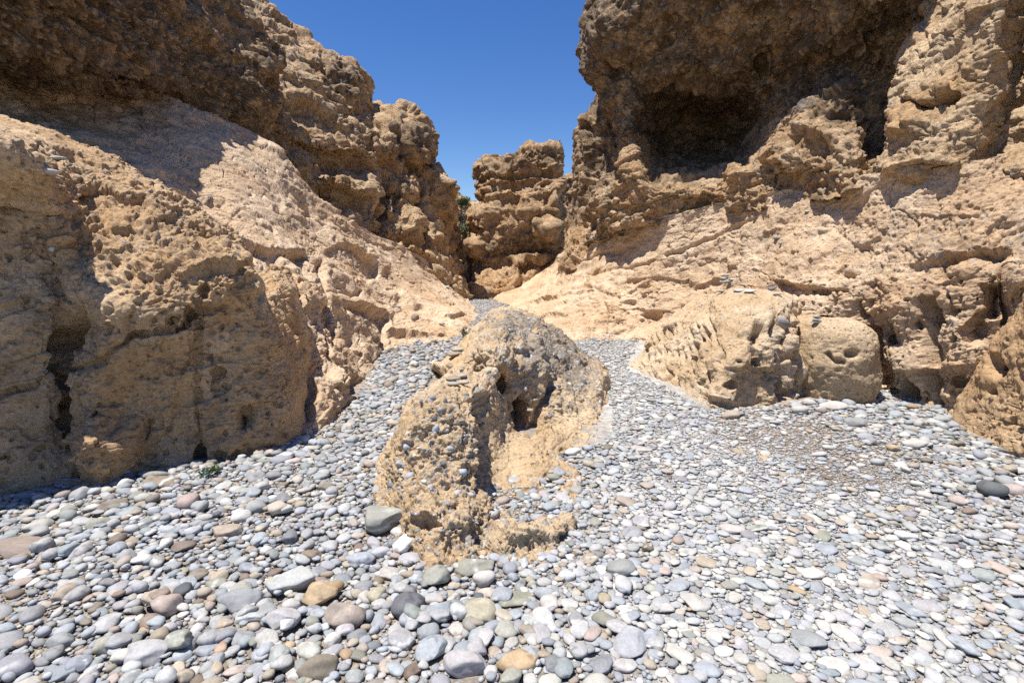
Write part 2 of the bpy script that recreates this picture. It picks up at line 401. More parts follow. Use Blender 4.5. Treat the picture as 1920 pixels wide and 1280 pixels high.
# --- big sandstone block beside the cobbles, its shaded face split by a crack
def left_block():
    base = [G(-420, 1040), G(-180, 985), G(0, 935), G(90, 918), G(128, 912), G(150, 908), G(250, 888), G(350, 876), G(430, 866), G(500, 848), G(538, 834), (575, 815, 4.7), (600, 790, 5.4)]
    low = [(-420, 900, 2.39), (-180, 870, 2.79), (0, 830, 3.14), (85, 815, 3.29), (122, 810, 3.40), (150, 810, 3.37), (250, 800, 3.49), (350, 790, 3.61), (430, 780, 3.73), (500, 765, 3.86), (536, 750, 4.03), (570, 735, 4.71), (600, 720, 5.41)]
    midr = [(-420, 650, 2.53), (-180, 640, 2.93), (0, 620, 3.26), (85, 620, 3.40), (118, 640, 3.48), (140, 650, 3.41), (245, 650, 3.45), (345, 640, 3.59), (425, 635, 3.75), (493, 650, 3.91), (524, 670, 4.08), (560, 650, 4.73), (590, 640, 5.43)]
    shl = [(-420, 350, 2.78), (-180, 350, 3.13), (0, 400, 3.43), (75, 430, 3.58), (105, 470, 3.59), (135, 520, 3.48), (235, 565, 3.48), (330, 535, 3.62), (425, 515, 3.78), (478, 540, 3.96), (505, 600, 4.14), (540, 570, 4.76), (570, 570, 5.46)]
    upp = [(-420, 250, 2.65), (-180, 260, 2.95), (0, 300, 3.21), (62, 325, 3.35), (108, 385, 3.62), (145, 430, 3.77), (240, 465, 3.83), (335, 470, 3.92), (425, 492, 4.01), (470, 520, 4.17), (495, 560, 4.37), (530, 540, 4.75), (560, 540, 5.35)]
    brow = [(-420, 215, 2.80), (-180, 235, 3.05), (0, 268, 3.26), (60, 305, 3.38), (120, 352, 3.86), (165, 352, 4.25), (250, 378, 4.35), (340, 425, 4.40), (420, 468, 4.40), (462, 505, 4.50), (488, 540, 4.70), (520, 520, 4.90), (550, 520, 5.50)]
    slab = [(-420, 190, 3.5), (-180, 205, 3.75), (0, 248, 4.0), (75, 270, 4.15), (130, 300, 4.3), (180, 320, 4.5), (265, 350, 4.6), (350, 405, 4.6), (425, 455, 4.6), (462, 495, 4.7), (486, 528, 4.8), (515, 510, 5.1), (545, 510, 5.6)]
    back = [(-420, 180, 4.6), (-180, 195, 5.0), (0, 234, 5.2), (90, 250, 5.3), (150, 272, 5.4), (205, 292, 5.4), (285, 335, 5.4), (365, 398, 5.3), (430, 450, 5.2), (462, 490, 5.2), (484, 524, 5.2), (512, 505, 5.4), (540, 505, 5.7)]
    down = off(back, -0.1, 0.9, -0.6)
    st = [('crack', [(108, 400), (128, 470), (132, 560), (118, 640), (112, 690), (122, 740), (128, 800), (142, 850), (148, 910)], 5.5, 0.22, 1),
          ('crack', [(0, 738), (60, 725), (110, 690), (150, 688), (210, 665), (250, 625), (330, 615), (370, 585), (420, 575)], 4, 0.06, 1),
          ('crack', [(368, 560), (372, 640), (370, 760), (375, 870)], 4, 0.05, 1),
          ('crack', [(0, 398), (60, 402), (105, 398)], 4, 0.08, 1),
          ('ledge', [(140, 358), (200, 356), (262, 376), (285, 400)], 10, 22, 0.0, 0.13),
          ('ledge', [(330, 520), (400, 505), (455, 505)], 22, 30, 0.06, 0.10),
          ('bump', 200, 690, 55, 60, 0.10), ('bump', 200, 850, 58, 62, 0.26), ('bump', 185, 790, 30, 50, 0.12), ('bump', 245, 820, 26, 34, 0.10),
          ('bump', 150, 620, 40, 60, -0.10), ('bump', 60, 560, 60, 90, 0.05),
          ('pit', 238, 640, 12, 14, 0.0, 0.06), ('pit', 355, 590, 11, 14, 0.10), ('pit', 320, 605, 7, 8, 0.07), ('pit', 385, 545, 10, 16, 0.10),
          ('pit', 272, 810, 12, 22, 0.08), ('pit', 460, 780, 22, 30, 0.10), ('pit', 455, 795, 10, 14, 0.08), ('pit', 418, 725, 22, 38, 0.06),
          ('pit', 372, 850, 10, 30, 0.10), ('pit', 88, 372, 9, 9, 0.08), ('pit', 190, 770, 10, 10, 0.08), ('pit', 30, 360, 14, 6, 0.05)]
    return rock('sandstone_block', T([base, low, midr, shl, upp, brow, slab, back, down]), 1.75, 3, st, tone=0.0,
         clast=0.05, clast_blobs=[(290, 450, 220, 95, 0.95), (150, 430, 60, 90, 0.9), (120, 290, 220, 60, 0.4)], csize=(0.07, 0.03), cheight=0.45, grey=0.16, fiss=(0.009, 0.5), facet=((0.5, 0.03), (0.16, 0.014)),
         lo=(0.06, 0.8), mid=(0.030, 0.3), fine=(0.012, 0.05), strata=(0.014, 4.0), tilt=(0.1, -0.1),
         pits=[(0.11, 0.30, 0.035, [(330, 700, 260, 200, 1.0), (60, 650, 100, 250, 0.8)]), (0.3, 0.25, 0.05, [(420, 720, 130, 160, 1)])],
         base=[(0.45, 0.295, 0.16), (0.56, 0.41, 0.255), (0.43, 0.265, 0.13), (0.24, 0.155, 0.08)], tone_blobs=[(330, 720, 320, 240, 0.25), (60, 700, 110, 300, 0.3)],
         mat=M_NEAR, rough_blobs=[(300, 460, 200, 90, 2.2), (150, 450, 60, 110, 2.0)])
blk = left_block()

# --- smooth tan slope and the wall under the overhang (one sheet of canyon wall)
def left_slope():
    c = [
     [(-420, 420, 4.2), (-420, 330, 4.8), (-420, 200, 5.2), (-420, 130, 5.6), (-420, 60, 6.0)],
     [(-100, 420, 4.9), (-100, 330, 5.3), (-100, 225, 5.6), (-100, 160, 6.1), (-100, 80, 6.3)],
     [(60, 430, 5.1), (60, 340, 5.5), (60, 250, 5.9), (50, 190, 6.4), (40, 100, 6.6)],
     [(270, 520, 5.1), (275, 420, 5.6), (275, 318, 6.2), (255, 260, 7.0), (230, 150, 7.9)],
     [(420, 640, 4.8), (410, 510, 5.6), (385, 380, 6.7), (360, 300, 7.3), (345, 190, 8.3)],
     [(500, 800, 4.5), (475, 560, 5.5), (450, 420, 6.6), (420, 300, 7.7), (405, 215, 8.9)],
     [(548, 832, 4.0), (525, 620, 5.2), (505, 450, 6.8), (490, 335, 8.2), (470, 250, 9.7)],
     [(600, 806, 4.3), (575, 640, 5.5), (555, 500, 6.8), (535, 390, 8.4), (525, 280, 9.9)],
     [(648, 772, 4.85), (630, 640, 6.0), (610, 520, 7.4), (595, 440, 9.0), (585, 360, 10.4)],
     [(684, 722, 5.9), (672, 630, 7.1), (665, 540, 8.6), (655, 475, 10), (650, 405, 11)],
     [(718, 668, 7.7), (722, 610, 8.9), (722, 550, 10.3), (715, 500, 11.5), (708, 440, 12.5)],
     [(775, 652, 8.5), (775, 600, 9.8), (775, 555, 11.4), (775, 515, 13), (770, 470, 14)],
     [(845, 648, 8.8), (840, 595, 10.5), (830, 560, 12.8), (825, 530, 14.8), (822, 500, 16)],
     [(893, 604, 12.0), (886, 585, 13.2), (870, 566, 14.8), (858, 548, 17), (852, 530, 18)],
     [(902, 590, 13.5), (893, 578, 14.6), (880, 565, 16.5), (874, 556, 18.2), (868, 545, 20)],
    ]
    for col in c:      # feet go below the gravel
        p = P(*col[0]); col.insert(0, (p[0] + 0.05, p[1] - 0.05, min(-0.25, p[2] - 0.3), 'w'))
    st = [('crack', [(470, 500), (500, 520), (545, 540), (600, 545)], 3, 0.06), ('crack', [(600, 480), (605, 540), (622, 600), (640, 640)], 5, 0.15),
          ('crack', [(470, 560), (520, 580), (560, 610), (575, 650)], 3.5, 0.06), ('crack', [(610, 545), (660, 552), (680, 540)], 3, 0.06),
          ('ledge', [(400, 440), (450, 448), (510, 470), (590, 478)], 16, 22, 0.06, 0.16), ('ledge', [(600, 470), (650, 455), (690, 485), (715, 520)], 20, 22, 0.10, 0.14),
          ('ledge', [(740, 545), (780, 575), (830, 590), (880, 585)], 14, 14, 0.06, 0.10), ('ledge', [(720, 615), (770, 622), (840, 626)], 14, 8, 0.05, 0.08),
          ('ledge', [(640, 560), (700, 575), (730, 600)], 14, 16, 0.06, 0.12), ('ledge', [(520, 470), (535, 520), (560, 590), (600, 610)], 20, 14, 0.10, 0.15),
          ('bump', 550, 640, 30, 60, 0.10), ('bump', 590, 740, 35, 45, 0.12), ('bump', 640, 720, 22, 26, 0.12), ('bump', 560, 560, 50, 40, 0.12),
          ('pit', 575, 760, 10, 40, 0.14), ('pit', 545, 800, 8, 20, 0.10), ('pit', 650, 700, 14, 12, 0.10), ('pit', 676, 715, 8, 14, 0.12),
          ('pit', 540, 730, 10, 14, 0.08), ('pit', 660, 640, 12, 14, 0.10), ('crack', [(715, 600), (722, 650), (716, 690)], 5, 0.15),
          ('crack', [(552, 640), (566, 700), (568, 760), (560, 830)], 5, 0.10), ('crack', [(610, 600), (620, 670), (640, 700), (680, 740)], 4, 0.10)]
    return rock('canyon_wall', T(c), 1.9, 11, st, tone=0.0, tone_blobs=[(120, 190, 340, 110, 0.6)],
         clast=0.05, clast_blobs=[(560, 470, 60, 14, 0.9), (650, 465, 60, 30, 0.4), (560, 560, 80, 120, 0.22), (440, 260, 60, 30, 0.5)], csize=(0.10, 0.05), cheight=0.38, grey=0.3, facet=((0.7, 0.04), (0.28, 0.018)),
         lo=(0.06, 0.9), mid=(0.022, 0.30), fine=(0.014, 0.06), strata=(0.045, 2.2), tilt=(0.35, 0.15), crack=0.03,
         pits=[(0.12, 0.4, 0.04, ()), (0.07, 0.35, 0.025, ())],
         base=[(0.53, 0.38, 0.245), (0.61, 0.46, 0.315), (0.50, 0.335, 0.20), (0.28, 0.19, 0.115)], mat=M_NEAR,
         rough_blobs=[(560, 650, 90, 150, 1.7), (640, 700, 70, 90, 1.6), (430, 340, 90, 80, 0.45), (760, 540, 90, 60, 0.6)])
left_slope()

# --- overhanging cliff above it
def left_cliff():
    under = [(-420, 60, 6.4), (-150, 90, 6.6), (0, 128, 6.9), (150, 160, 7.6), (300, 200, 9.1), (350, 218, 10.1), (430, 252, 10.8), (505, 292, 11.4), (545, 305, 11.8)]
    lip = [(-420, 40, 4.9), (-150, 70, 5.2), (0, 112, 5.6), (150, 145, 6.3), (300, 188, 7.9), (345, 203, 8.9), (430, 236, 9.8), (500, 280, 10.7), (542, 290, 11.4)]
    belly = [(-420, -90, 4.6), (-150, -40, 4.9), (0, 20, 5.2), (150, 60, 6.0), (300, 110, 7.75), (345, 130, 8.7), (432, 168, 9.6), (508, 210, 10.4), (535, 215, 11.3)]
    brow = [(-420, -300, 4.8), (-150, -230, 5.0), (0, -150, 5.3), (150, -90, 6.1), (295, -5, 8.0), (345, 40, 8.9), (425, 100, 9.8), (500, 145, 10.5), (525, 155, 11.4)]
    top = [(-420, -420, 5.8), (-150, -360, 6.1), (0, -290, 6.5), (150, -230, 7.4), (330, -130, 9.6), (385, -75, 10.2), (450, 0, 10.9), (494, 60, 11.6), (515, 100, 12.2)]
    tb = off(top, -1.6, 0.8, 0.5)
    tb2 = off(top, -6, 2, 0.9)
    st = [('ledge', [(300, -20), (330, 40), (400, 100), (430, 110)], 30, 40, 0.12, 0.12), ('ledge', [(0, 90), (100, 112), (250, 150), (350, 180)], 20, 16, 0.05, 0.15),
          ('crack', [(150, 10), (160, 60), (150, 110)], 4, 0.08), ('crack', [(255, 40), (270, 90), (300, 130)], 4, 0.08),
          ('bump', 470, 130, 50, 40, 0.2), ('bump', 380, 40, 60, 40, 0.15)]
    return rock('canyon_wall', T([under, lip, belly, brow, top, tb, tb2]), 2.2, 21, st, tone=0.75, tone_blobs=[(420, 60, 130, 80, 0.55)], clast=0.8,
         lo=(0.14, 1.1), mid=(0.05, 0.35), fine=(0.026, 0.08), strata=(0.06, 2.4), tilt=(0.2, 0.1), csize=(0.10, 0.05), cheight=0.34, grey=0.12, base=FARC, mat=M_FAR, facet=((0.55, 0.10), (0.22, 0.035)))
left_cliff()

# --- the stepped cliffs farther along
def tower_a():
    r = [
     [(440, -60, 17.95), (520, 42, 18.09), (600, 92, 18.42), (655, 112, 18.85), (676, 150, 19.71), (684, 190, 21.07)],
     [(430, -20, 14.81), (512, 58, 15.14), (595, 106, 15.57), (648, 122, 16.31), (680, 165, 17.16), (690, 196, 20.05)],
     [(440, 60, 13.53), (515, 110, 13.96), (600, 150, 14.62), (655, 165, 15.36), (682, 190, 16.27), (692, 205, 20.02)],
     [(460, 150, 12.82), (525, 180, 13.11), (600, 215, 13.79), (652, 222, 14.76), (684, 228, 15.74), (696, 235, 19.92)],
     [(480, 230, 12.13), (545, 262, 12.32), (612, 278, 12.97), (662, 282, 13.95), (696, 285, 14.94), (708, 292, 18.72)],
     [(495, 285, 12.64), (560, 302, 12.78), (618, 318, 13.43), (662, 318, 14.23), (698, 318, 15.23), (712, 325, 18.60)],
     [(510, 290, 11.62), (560, 312, 11.85), (612, 335, 12.27), (662, 342, 13.14), (706, 350, 13.91), (724, 368, 17.45)],
     [(520, 330, 11.38), (565, 350, 11.62), (612, 375, 12.03), (662, 392, 12.87), (704, 405, 13.62), (726, 410, 17.30)],
     [(530, 380, 11.41), (575, 395, 11.76), (620, 415, 12.19), (668, 436, 12.91), (706, 448, 13.80), (728, 455, 17.20)],
     [(530, 430, 11.44), (575, 450, 11.80), (620, 470, 12.30), (668, 490, 13.10), (706, 500, 14.00), (728, 500, 17.20)],
    ]
    r.insert(0, off(r[0], -5, 3, 0.4))
    for row in r[1:]:
        pass
    st = [('ledge', [(540, 265), (600, 282), (650, 285), (690, 290)], 24, 18, 0.15, 0.25), ('ledge', [(590, 345), (640, 352), (700, 365)], 20, 30, 0.12, 0.3),
          ('crack', [(600, 105), (620, 150), (660, 195), (682, 230)], 6, 0.35), ('crack', [(612, 330), (640, 360)], 4, 0.2), ('crack', [(712, 370), (716, 420), (712, 460)], 6, 0.4, 1),
          ('ledge', [(500, 60), (560, 105), (610, 120)], 16, 16, 0.12, 0.25), ('bump', 555, 300, 36, 30, 0.35), ('bump', 560, 180, 60, 50, 0.25)]
    return rock('canyon_wall', T(r), 2.2, 31, st, tone=0.35, tone_blobs=[(640, 400, 120, 40, 0.1), (640, 150, 50, 40, 0.7)], clast=0.85,
         lo=(0.18, 1.2), mid=(0.08, 0.5), fine=(0.04, 0.12), strata=(0.16, 1.8), csize=(0.15, 0.08), cheight=0.34, grey=0.1, base=FARC, crack=0.06, facet=((0.9, 0.16), (0.35, 0.06)))
tower_a()
def tower_b():
    r = [
     [(640, 190, 17.45), (690, 204, 19.88), (742, 200, 20.40), (775, 214, 20.83), (800, 238, 21.21), (808, 268, 22.56)],
     [(640, 200, 15.40), (690, 208, 17.36), (742, 206, 17.87), (772, 220, 18.30), (806, 245, 19.18), (815, 270, 21.55)],
     [(650, 240, 14.60), (700, 250, 15.75), (740, 255, 16.32), (778, 262, 17.09), (806, 272, 18.04), (815, 280, 21.00)],
     [(660, 280, 14.40), (705, 290, 15.55), (742, 298, 15.91), (776, 304, 16.68), (800, 304, 17.68), (808, 310, 20.85)],
     [(670, 310, 14.65), (710, 316, 15.62), (745, 325, 16.18), (772, 324, 16.98), (796, 318, 17.81), (806, 325, 20.77)],
     [(680, 350, 14.25), (720, 355, 15.22), (752, 360, 15.60), (780, 360, 16.40), (806, 360, 17.40), (816, 370, 20.55)],
     [(690, 400, 13.80), (730, 405, 14.57), (762, 410, 15.15), (790, 410, 15.95), (815, 410, 16.75), (826, 420, 20.30)],
     [(700, 450, 13.35), (738, 455, 14.12), (770, 458, 14.71), (798, 455, 15.53), (822, 460, 16.30), (834, 470, 20.05)],
     [(700, 490, 13.20), (738, 500, 13.80), (772, 510, 14.20), (805, 515, 15.00), (835, 520, 15.80), (850, 520, 19.00)],
     [(700, 530, 13.20), (738, 540, 13.80), (772, 550, 14.20), (805, 555, 15.00), (840, 560, 15.80), (856, 560, 19.00)],
    ]
    r.insert(0, off(r[0], -5, 3, 0.3))
    st = [('crack', [(735, 240), (760, 275), (778, 312), (790, 330)], 8, 0.6), ('crack', [(716, 330), (722, 380), (716, 450)], 7, 0.5, 1), ('crack', [(745, 330), (750, 400), (760, 430)], 5, 0.3),
          ('crack', [(785, 330), (800, 400), (806, 460)], 6, 0.5), ('ledge', [(700, 440), (750, 440), (800, 452)], 14, 16, 0.1, 0.2), ('bump', 760, 500, 26, 22, 0.35), ('bump', 800, 520, 20, 22, 0.3),
          ('ledge', [(730, 480), (780, 480), (820, 500)], 14, 12, 0.2, 0.3)]
    return rock('canyon_wall', T(r), 2.2, 41, st, tone=0.32, tone_blobs=[(780, 510, 80, 40, 0.1), (770, 260, 60, 50, 0.6)], clast=0.7,
         lo=(0.2, 1.3), mid=(0.09, 0.6), fine=(0.045, 0.13), strata=(0.18, 1.6), csize=(0.17, 0.09), cheight=0.34, grey=0.08, base=FARC, crack=0.06, facet=((1.0, 0.2), (0.4, 0.07)))
tower_b()
def tower_c():
    t = [(318, 800, 822, 20.5, 2.0), (325, 790, 832, 20.5, 2.4), (345, 782, 843, 20.3, 2.5), (370, 780, 847, 20.3, 2.5), (395, 785, 848, 20.2, 2.4), (412, 790, 840, 20.2, 2.3), (450, 790, 838, 19.8, 2.2),
         (480, 790, 848, 19.4, 2.2), (510, 790, 862, 19.0, 2.3), (540, 790, 874, 18.6, 2.3), (575, 790, 878, 18.4, 2.3)]
    t = [(310, 806, 812, 20.8, 0.6)] + t
    return rock('canyon_wall', None, 2.2, 47, [('crack', [(815, 330), (822, 380), (836, 430), (840, 470)], 5, 0.5)], V=rings(t, e=0.85), wrap=True, tone=0.3, tone_blobs=[(850, 520, 60, 40, 0.1)], clast=0.6,
         lo=(0.25, 1.4), mid=(0.13, 0.6), fine=(0.03, 0.12), strata=(0.10, 1.5), csize=(0.17, 0.09), cheight=0.34, grey=0.08, base=FARC, facet=((1.0, 0.2), (0.4, 0.07)))
tower_c()

# --- the free-standing stack of rock that closes the view
def stack():
    D = 21.0
    t = [(272, 995, 1028, D + .6, 0.3), (276, 985, 1040, D + .5, 0.9), (284, 974, 1048, D + .4, 1.3), (296, 966, 1051, D + .3, 1.5), (306, 955, 1051, D + .3, 1.6), (311, 900, 1051, D + .2, 1.7), (318, 893, 1050, D + .2, 1.75), (332, 895, 1048, D + .1, 1.7),
         (352, 898, 1044, D + .1, 1.6), (372, 901, 1043, D, 1.6), (384, 897, 1048, D, 1.75), (394, 889, 1056, D - .1, 1.9), (415, 886, 1058, D - .1, 1.9), (440, 888, 1056, D - .1, 1.8), (462, 886, 1052, D, 1.7), (482, 886, 1046, D, 1.6), (495, 884, 1036, D, 1.5),
         (505, 880, 1030, D - .2, 1.7), (525, 876, 1026, D - .4, 1.9), (548, 872, 1020, D - .6, 2.0), (575, 868, 1020, D - .8, 2.1)]
    t = [(py, xl, xr, d + max(0, 490 - py) * 0.0065, hd) for py, xl, xr, d, hd in t]
    st = [('ledge', [(890, 392), (940, 388), (1000, 392), (1050, 392)], 10, 8, 0.12, 0.2), ('ledge', [(895, 345), (960, 340), (1050, 335)], 8, 6, 0.08, 0.15), ('ledge', [(900, 368), (970, 366), (1040, 368)], 8, 6, 0.08, 0.15),
          ('ledge', [(960, 480), (1000, 478), (1040, 478)], 14, 14, 0.2, 0.5), ('pit', 1018, 425, 26, 24, 0.55, 0.3), ('pit', 1034, 440, 22, 26, 0.5, 0.3), ('bump', 1042, 435, 9, 10, 0.4), ('pit', 896, 466, 12, 22, 0.5),
          ('pit', 975, 492, 16, 10, 0.35), ('crack', [(1028, 310), (1032, 345), (1036, 380)], 8, 0.6, 1), ('crack', [(920, 320), (925, 345)], 5, 0.3), ('crack', [(966, 480), (968, 520), (962, 545)], 4, 0.35), ('ledge', [(880, 535), (930, 546), (990, 545)], 8, 6, 0.05, 0.2),
          ('ledge', [(975, 305), (1010, 318), (1048, 312)], 10, 8, 0.1, 0.2)]
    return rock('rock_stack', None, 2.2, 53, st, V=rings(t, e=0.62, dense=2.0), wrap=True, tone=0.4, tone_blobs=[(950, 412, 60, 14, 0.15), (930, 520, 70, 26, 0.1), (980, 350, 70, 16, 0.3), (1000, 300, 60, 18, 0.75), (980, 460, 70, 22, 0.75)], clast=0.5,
         lo=(0.16, 1.2), mid=(0.12, 0.7), fine=(0.04, 0.14), strata=(0.16, 1.7), tilt=(0.02, 0), csize=(0.18, 0.10), cheight=0.3, grey=0.06, crack=0.06, facet=((1.1, 0.16), (0.45, 0.08)),
         base=[(0.42, 0.27, 0.145), (0.50, 0.345, 0.205), (0.42, 0.235, 0.105), (0.16, 0.105, 0.06)])
stk = stack()
# rocks far up the canyon in the two gaps
def far_ledge(t, seed, tone=0.5):
    return rock('canyon_wall', None, 2.2, seed, V=rings(t, e=0.8), wrap=True, tone=tone, clast=0.5, lo=(0.35, 1.6), mid=(0.16, 0.7), fine=(0.04, 0.15), strata=(0.12, 1.2), csize=(0.35, 0.2), cheight=0.35, grey=0.06, base=FARC)
far_ledge([(336, 1050, 1078, 27, 1.0), (342, 1046, 1100, 27, 2), (365, 1044, 1120, 27, 2.2), (385, 1040, 1130, 27, 2.2), (430, 1040, 1140, 26.5, 2.2), (520, 1040, 1140, 26, 2.2)], 61)
far_ledge([(360, 846, 858, 27, 0.6), (366, 838, 866, 27, 1.2), (378, 830, 872, 27, 1.5), (392, 830, 880, 26.5, 1.6), (430, 825, 880, 26, 2), (560, 820, 890, 25, 2)], 62)
far_ledge([(374, 880, 915, 28, 0.7), (380, 870, 930, 28, 1.4), (400, 865, 930, 27.5, 1.8), (560, 840, 930, 26, 2)], 63, 0.2)

# --- right-hand cliffs
def far_fin():
    t = [(198, 1118, 1150, 16.5, 0.8), (204, 1108, 1165, 16.4, 1.2), (215, 1100, 1180, 16.3, 1.4), (240, 1084, 1195, 16.2, 1.6), (252, 1081, 1200, 16.2, 1.7), (290, 1079, 1205, 16.1, 1.8), (340, 1078, 1205, 16, 1.8), (385, 1077, 1210, 16, 1.8), (420, 1072, 1215, 15.8, 1.9), (470, 1060, 1220, 15.6, 2), (540, 1050, 1220, 15.4, 2)]
    return rock('canyon_wall', None, 2.2, 67, [('crack', [(1103, 215), (1104, 300), (1098, 380)], 5, 0.25)], V=rings(t, e=0.75), wrap=True, tone=0.6, tone_blobs=[(1100, 460, 60, 40, 0.1)], clast=0.8,
         lo=(0.2, 1.2), mid=(0.09, 0.5), fine=(0.03, 0.1), strata=(0.05, 1.5), csize=(0.15, 0.08), cheight=0.36, grey=0.1, base=FARC, facet=((0.9, 0.12), (0.35, 0.05)))
far_fin()
def right_cliff():
    c = [  # rows: top(off) .. base
     [(1180, -260, 16), (1160, -20, 16), (1125, 60, 16), (1120, 130, 15.5), (1150, 200, 15), (1165, 250, 14.5), (1150, 310, 14.5), (1120, 360, 14.5), (1110, 420, 14.5), (1100, 470, 14.5)],
     [(1135, -260, 12.6), (1118, -20, 12.8), (1091, 80, 13), (1098, 140, 13.0), (1138, 205, 12.8), (1155, 245, 12.6), (1146, 310, 12.6), (1118, 360, 13), (1108, 410, 13.2), (1105, 460, 13.4)],
     [(1155, -260, 11.4), (1140, -20, 11.6), (1125, 80, 11.8), (1130, 140, 12.0), (1160, 205, 11.8), (1168, 250, 11.7), (1160, 310, 11.8), (1145, 350, 11.8), (1135, 400, 12), (1130, 450, 12.3)],
     [(1195, -260, 10.35), (1190, -20, 10.70), (1190, 80, 11.12), (1188, 150, 11.50), (1190, 210, 11.60), (1182, 262, 11.45), (1180, 310, 11.10), (1178, 345, 10.80), (1175, 390, 10.80), (1170, 435, 11.20)],
     [(1260, -260, 9.85), (1258, -20, 10.30), (1255, 80, 10.82), (1250, 150, 11.30), (1246, 205, 12.60), (1240, 265, 13.10), (1235, 315, 11.60), (1240, 345, 10.20), (1240, 385, 10.10), (1240, 425, 10.30)],
     [(1340, -260, 9.35), (1338, -20, 9.80), (1335, 80, 10.32), (1330, 145, 10.80), (1330, 205, 12.70), (1330, 260, 13.45), (1325, 312, 11.70), (1335, 335, 9.80), (1335, 365, 9.50), (1335, 405, 9.70)],
     [(1400, -260, 8.95), (1398, -20, 9.40), (1396, 80, 9.92), (1392, 150, 10.50), (1385, 205, 12.30), (1378, 255, 12.85), (1385, 295, 11.30), (1395, 312, 9.30), (1398, 345, 8.80), (1400, 395, 8.55)],
     [(1460, -260, 8.55), (1455, -20, 9.00), (1455, 80, 9.62), (1455, 150, 10.20), (1452, 200, 10.30), (1450, 232, 10.15), (1455, 250, 9.10), (1460, 275, 8.60), (1465, 320, 8.10), (1468, 385, 7.85)],
     [(1530, -260, 7.65), (1528, -20, 8.10), (1528, 80, 8.82), (1530, 130, 9.30), (1530, 160, 9.30), (1532, 176, 9.05), (1535, 190, 8.10), (1540, 230, 7.80), (1540, 290, 7.30), (1540, 372, 7.05)],
     [(1610, -260, 7.05), (1610, -20, 7.50), (1610, 60, 8.22), (1608, 110, 8.80), (1606, 132, 8.80), (1604, 146, 8.55), (1606, 160, 7.60), (1610, 210, 7.30), (1612, 270, 6.80), (1612, 355, 6.45)],
     [(1650, -260, 6.95), (1650, -20, 7.50), (1650, 60, 8.32), (1648, 120, 8.90), (1645, 160, 9.00), (1640, 200, 8.75), (1640, 235, 8.30), (1640, 265, 7.70), (1640, 300, 7.00), (1640, 350, 6.70)],
     [(1760, -260, 6.95), (1760, -20, 7.50), (1760, 60, 8.32), (1755, 120, 8.90), (1750, 160, 8.90), (1745, 200, 8.75), (1740, 240, 8.30), (1740, 270, 7.80), (1740, 300, 7.30), (1740, 350, 6.80)],
    ]
    r = T(c)
    r.insert(0, off(r[0], 1.0, 1.2, 1.0)); r.insert(0, off(r[0], 7, 4, 1.0))
    st = [('crack', [(1228, 90), (1260, 78), (1300, 80)], 4, 0.12), ('crack', [(1252, 170), (1268, 152), (1300, 142), (1330, 160)], 5, 0.2),
          ('pit', 1428, 135, 9, 26, 0.4), ('crack', [(1400, 90), (1440, 60), (1500, 30)], 8, 0.06), ('bump', 1330, 250, 40, 10, 0.25), ('bump', 1150, 60, 45, 50, 0.35), ('pit', 1150, 128, 24, 20, 0.25),
          ('ledge', [(1170, 260), (1190, 240), (1230, 245)], 12, 12, 0.15, 0.2), ('ledge', [(1180, 420), (1260, 415), (1340, 392), (1420, 380)], 14, 10, 0.06, 0.12), ('pit', 1210, 435, 22, 12, 0.35),
          ('bump', 1540, 240, 40, 40, 0.25), ('bump', 1480, 300, 50, 30, 0.2), ('bump', 1400, 330, 40, 20, 0.2), ('pit', 1535, 275, 26, 18, 0.2), ('bump', 1190, 320, 26, 50, 0.25), ('bump', 1140, 390, 26, 40, 0.2),
          ('ledge', [(1440, 340), (1500, 330), (1560, 340), (1640, 330)], 16, 14, 0.1, 0.18), ('crack', [(1196, 0), (1190, 60), (1186, 140), (1190, 200)], 8, -0.12, 1)]
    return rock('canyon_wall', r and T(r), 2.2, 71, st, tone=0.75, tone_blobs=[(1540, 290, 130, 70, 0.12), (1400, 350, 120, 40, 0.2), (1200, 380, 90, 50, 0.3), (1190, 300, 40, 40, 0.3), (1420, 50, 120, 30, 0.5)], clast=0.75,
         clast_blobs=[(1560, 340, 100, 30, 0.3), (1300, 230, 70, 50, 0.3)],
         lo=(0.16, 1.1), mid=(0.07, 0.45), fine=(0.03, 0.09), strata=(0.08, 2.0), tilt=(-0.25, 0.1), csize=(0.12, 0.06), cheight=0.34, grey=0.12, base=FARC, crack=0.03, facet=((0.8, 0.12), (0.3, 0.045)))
right_cliff()
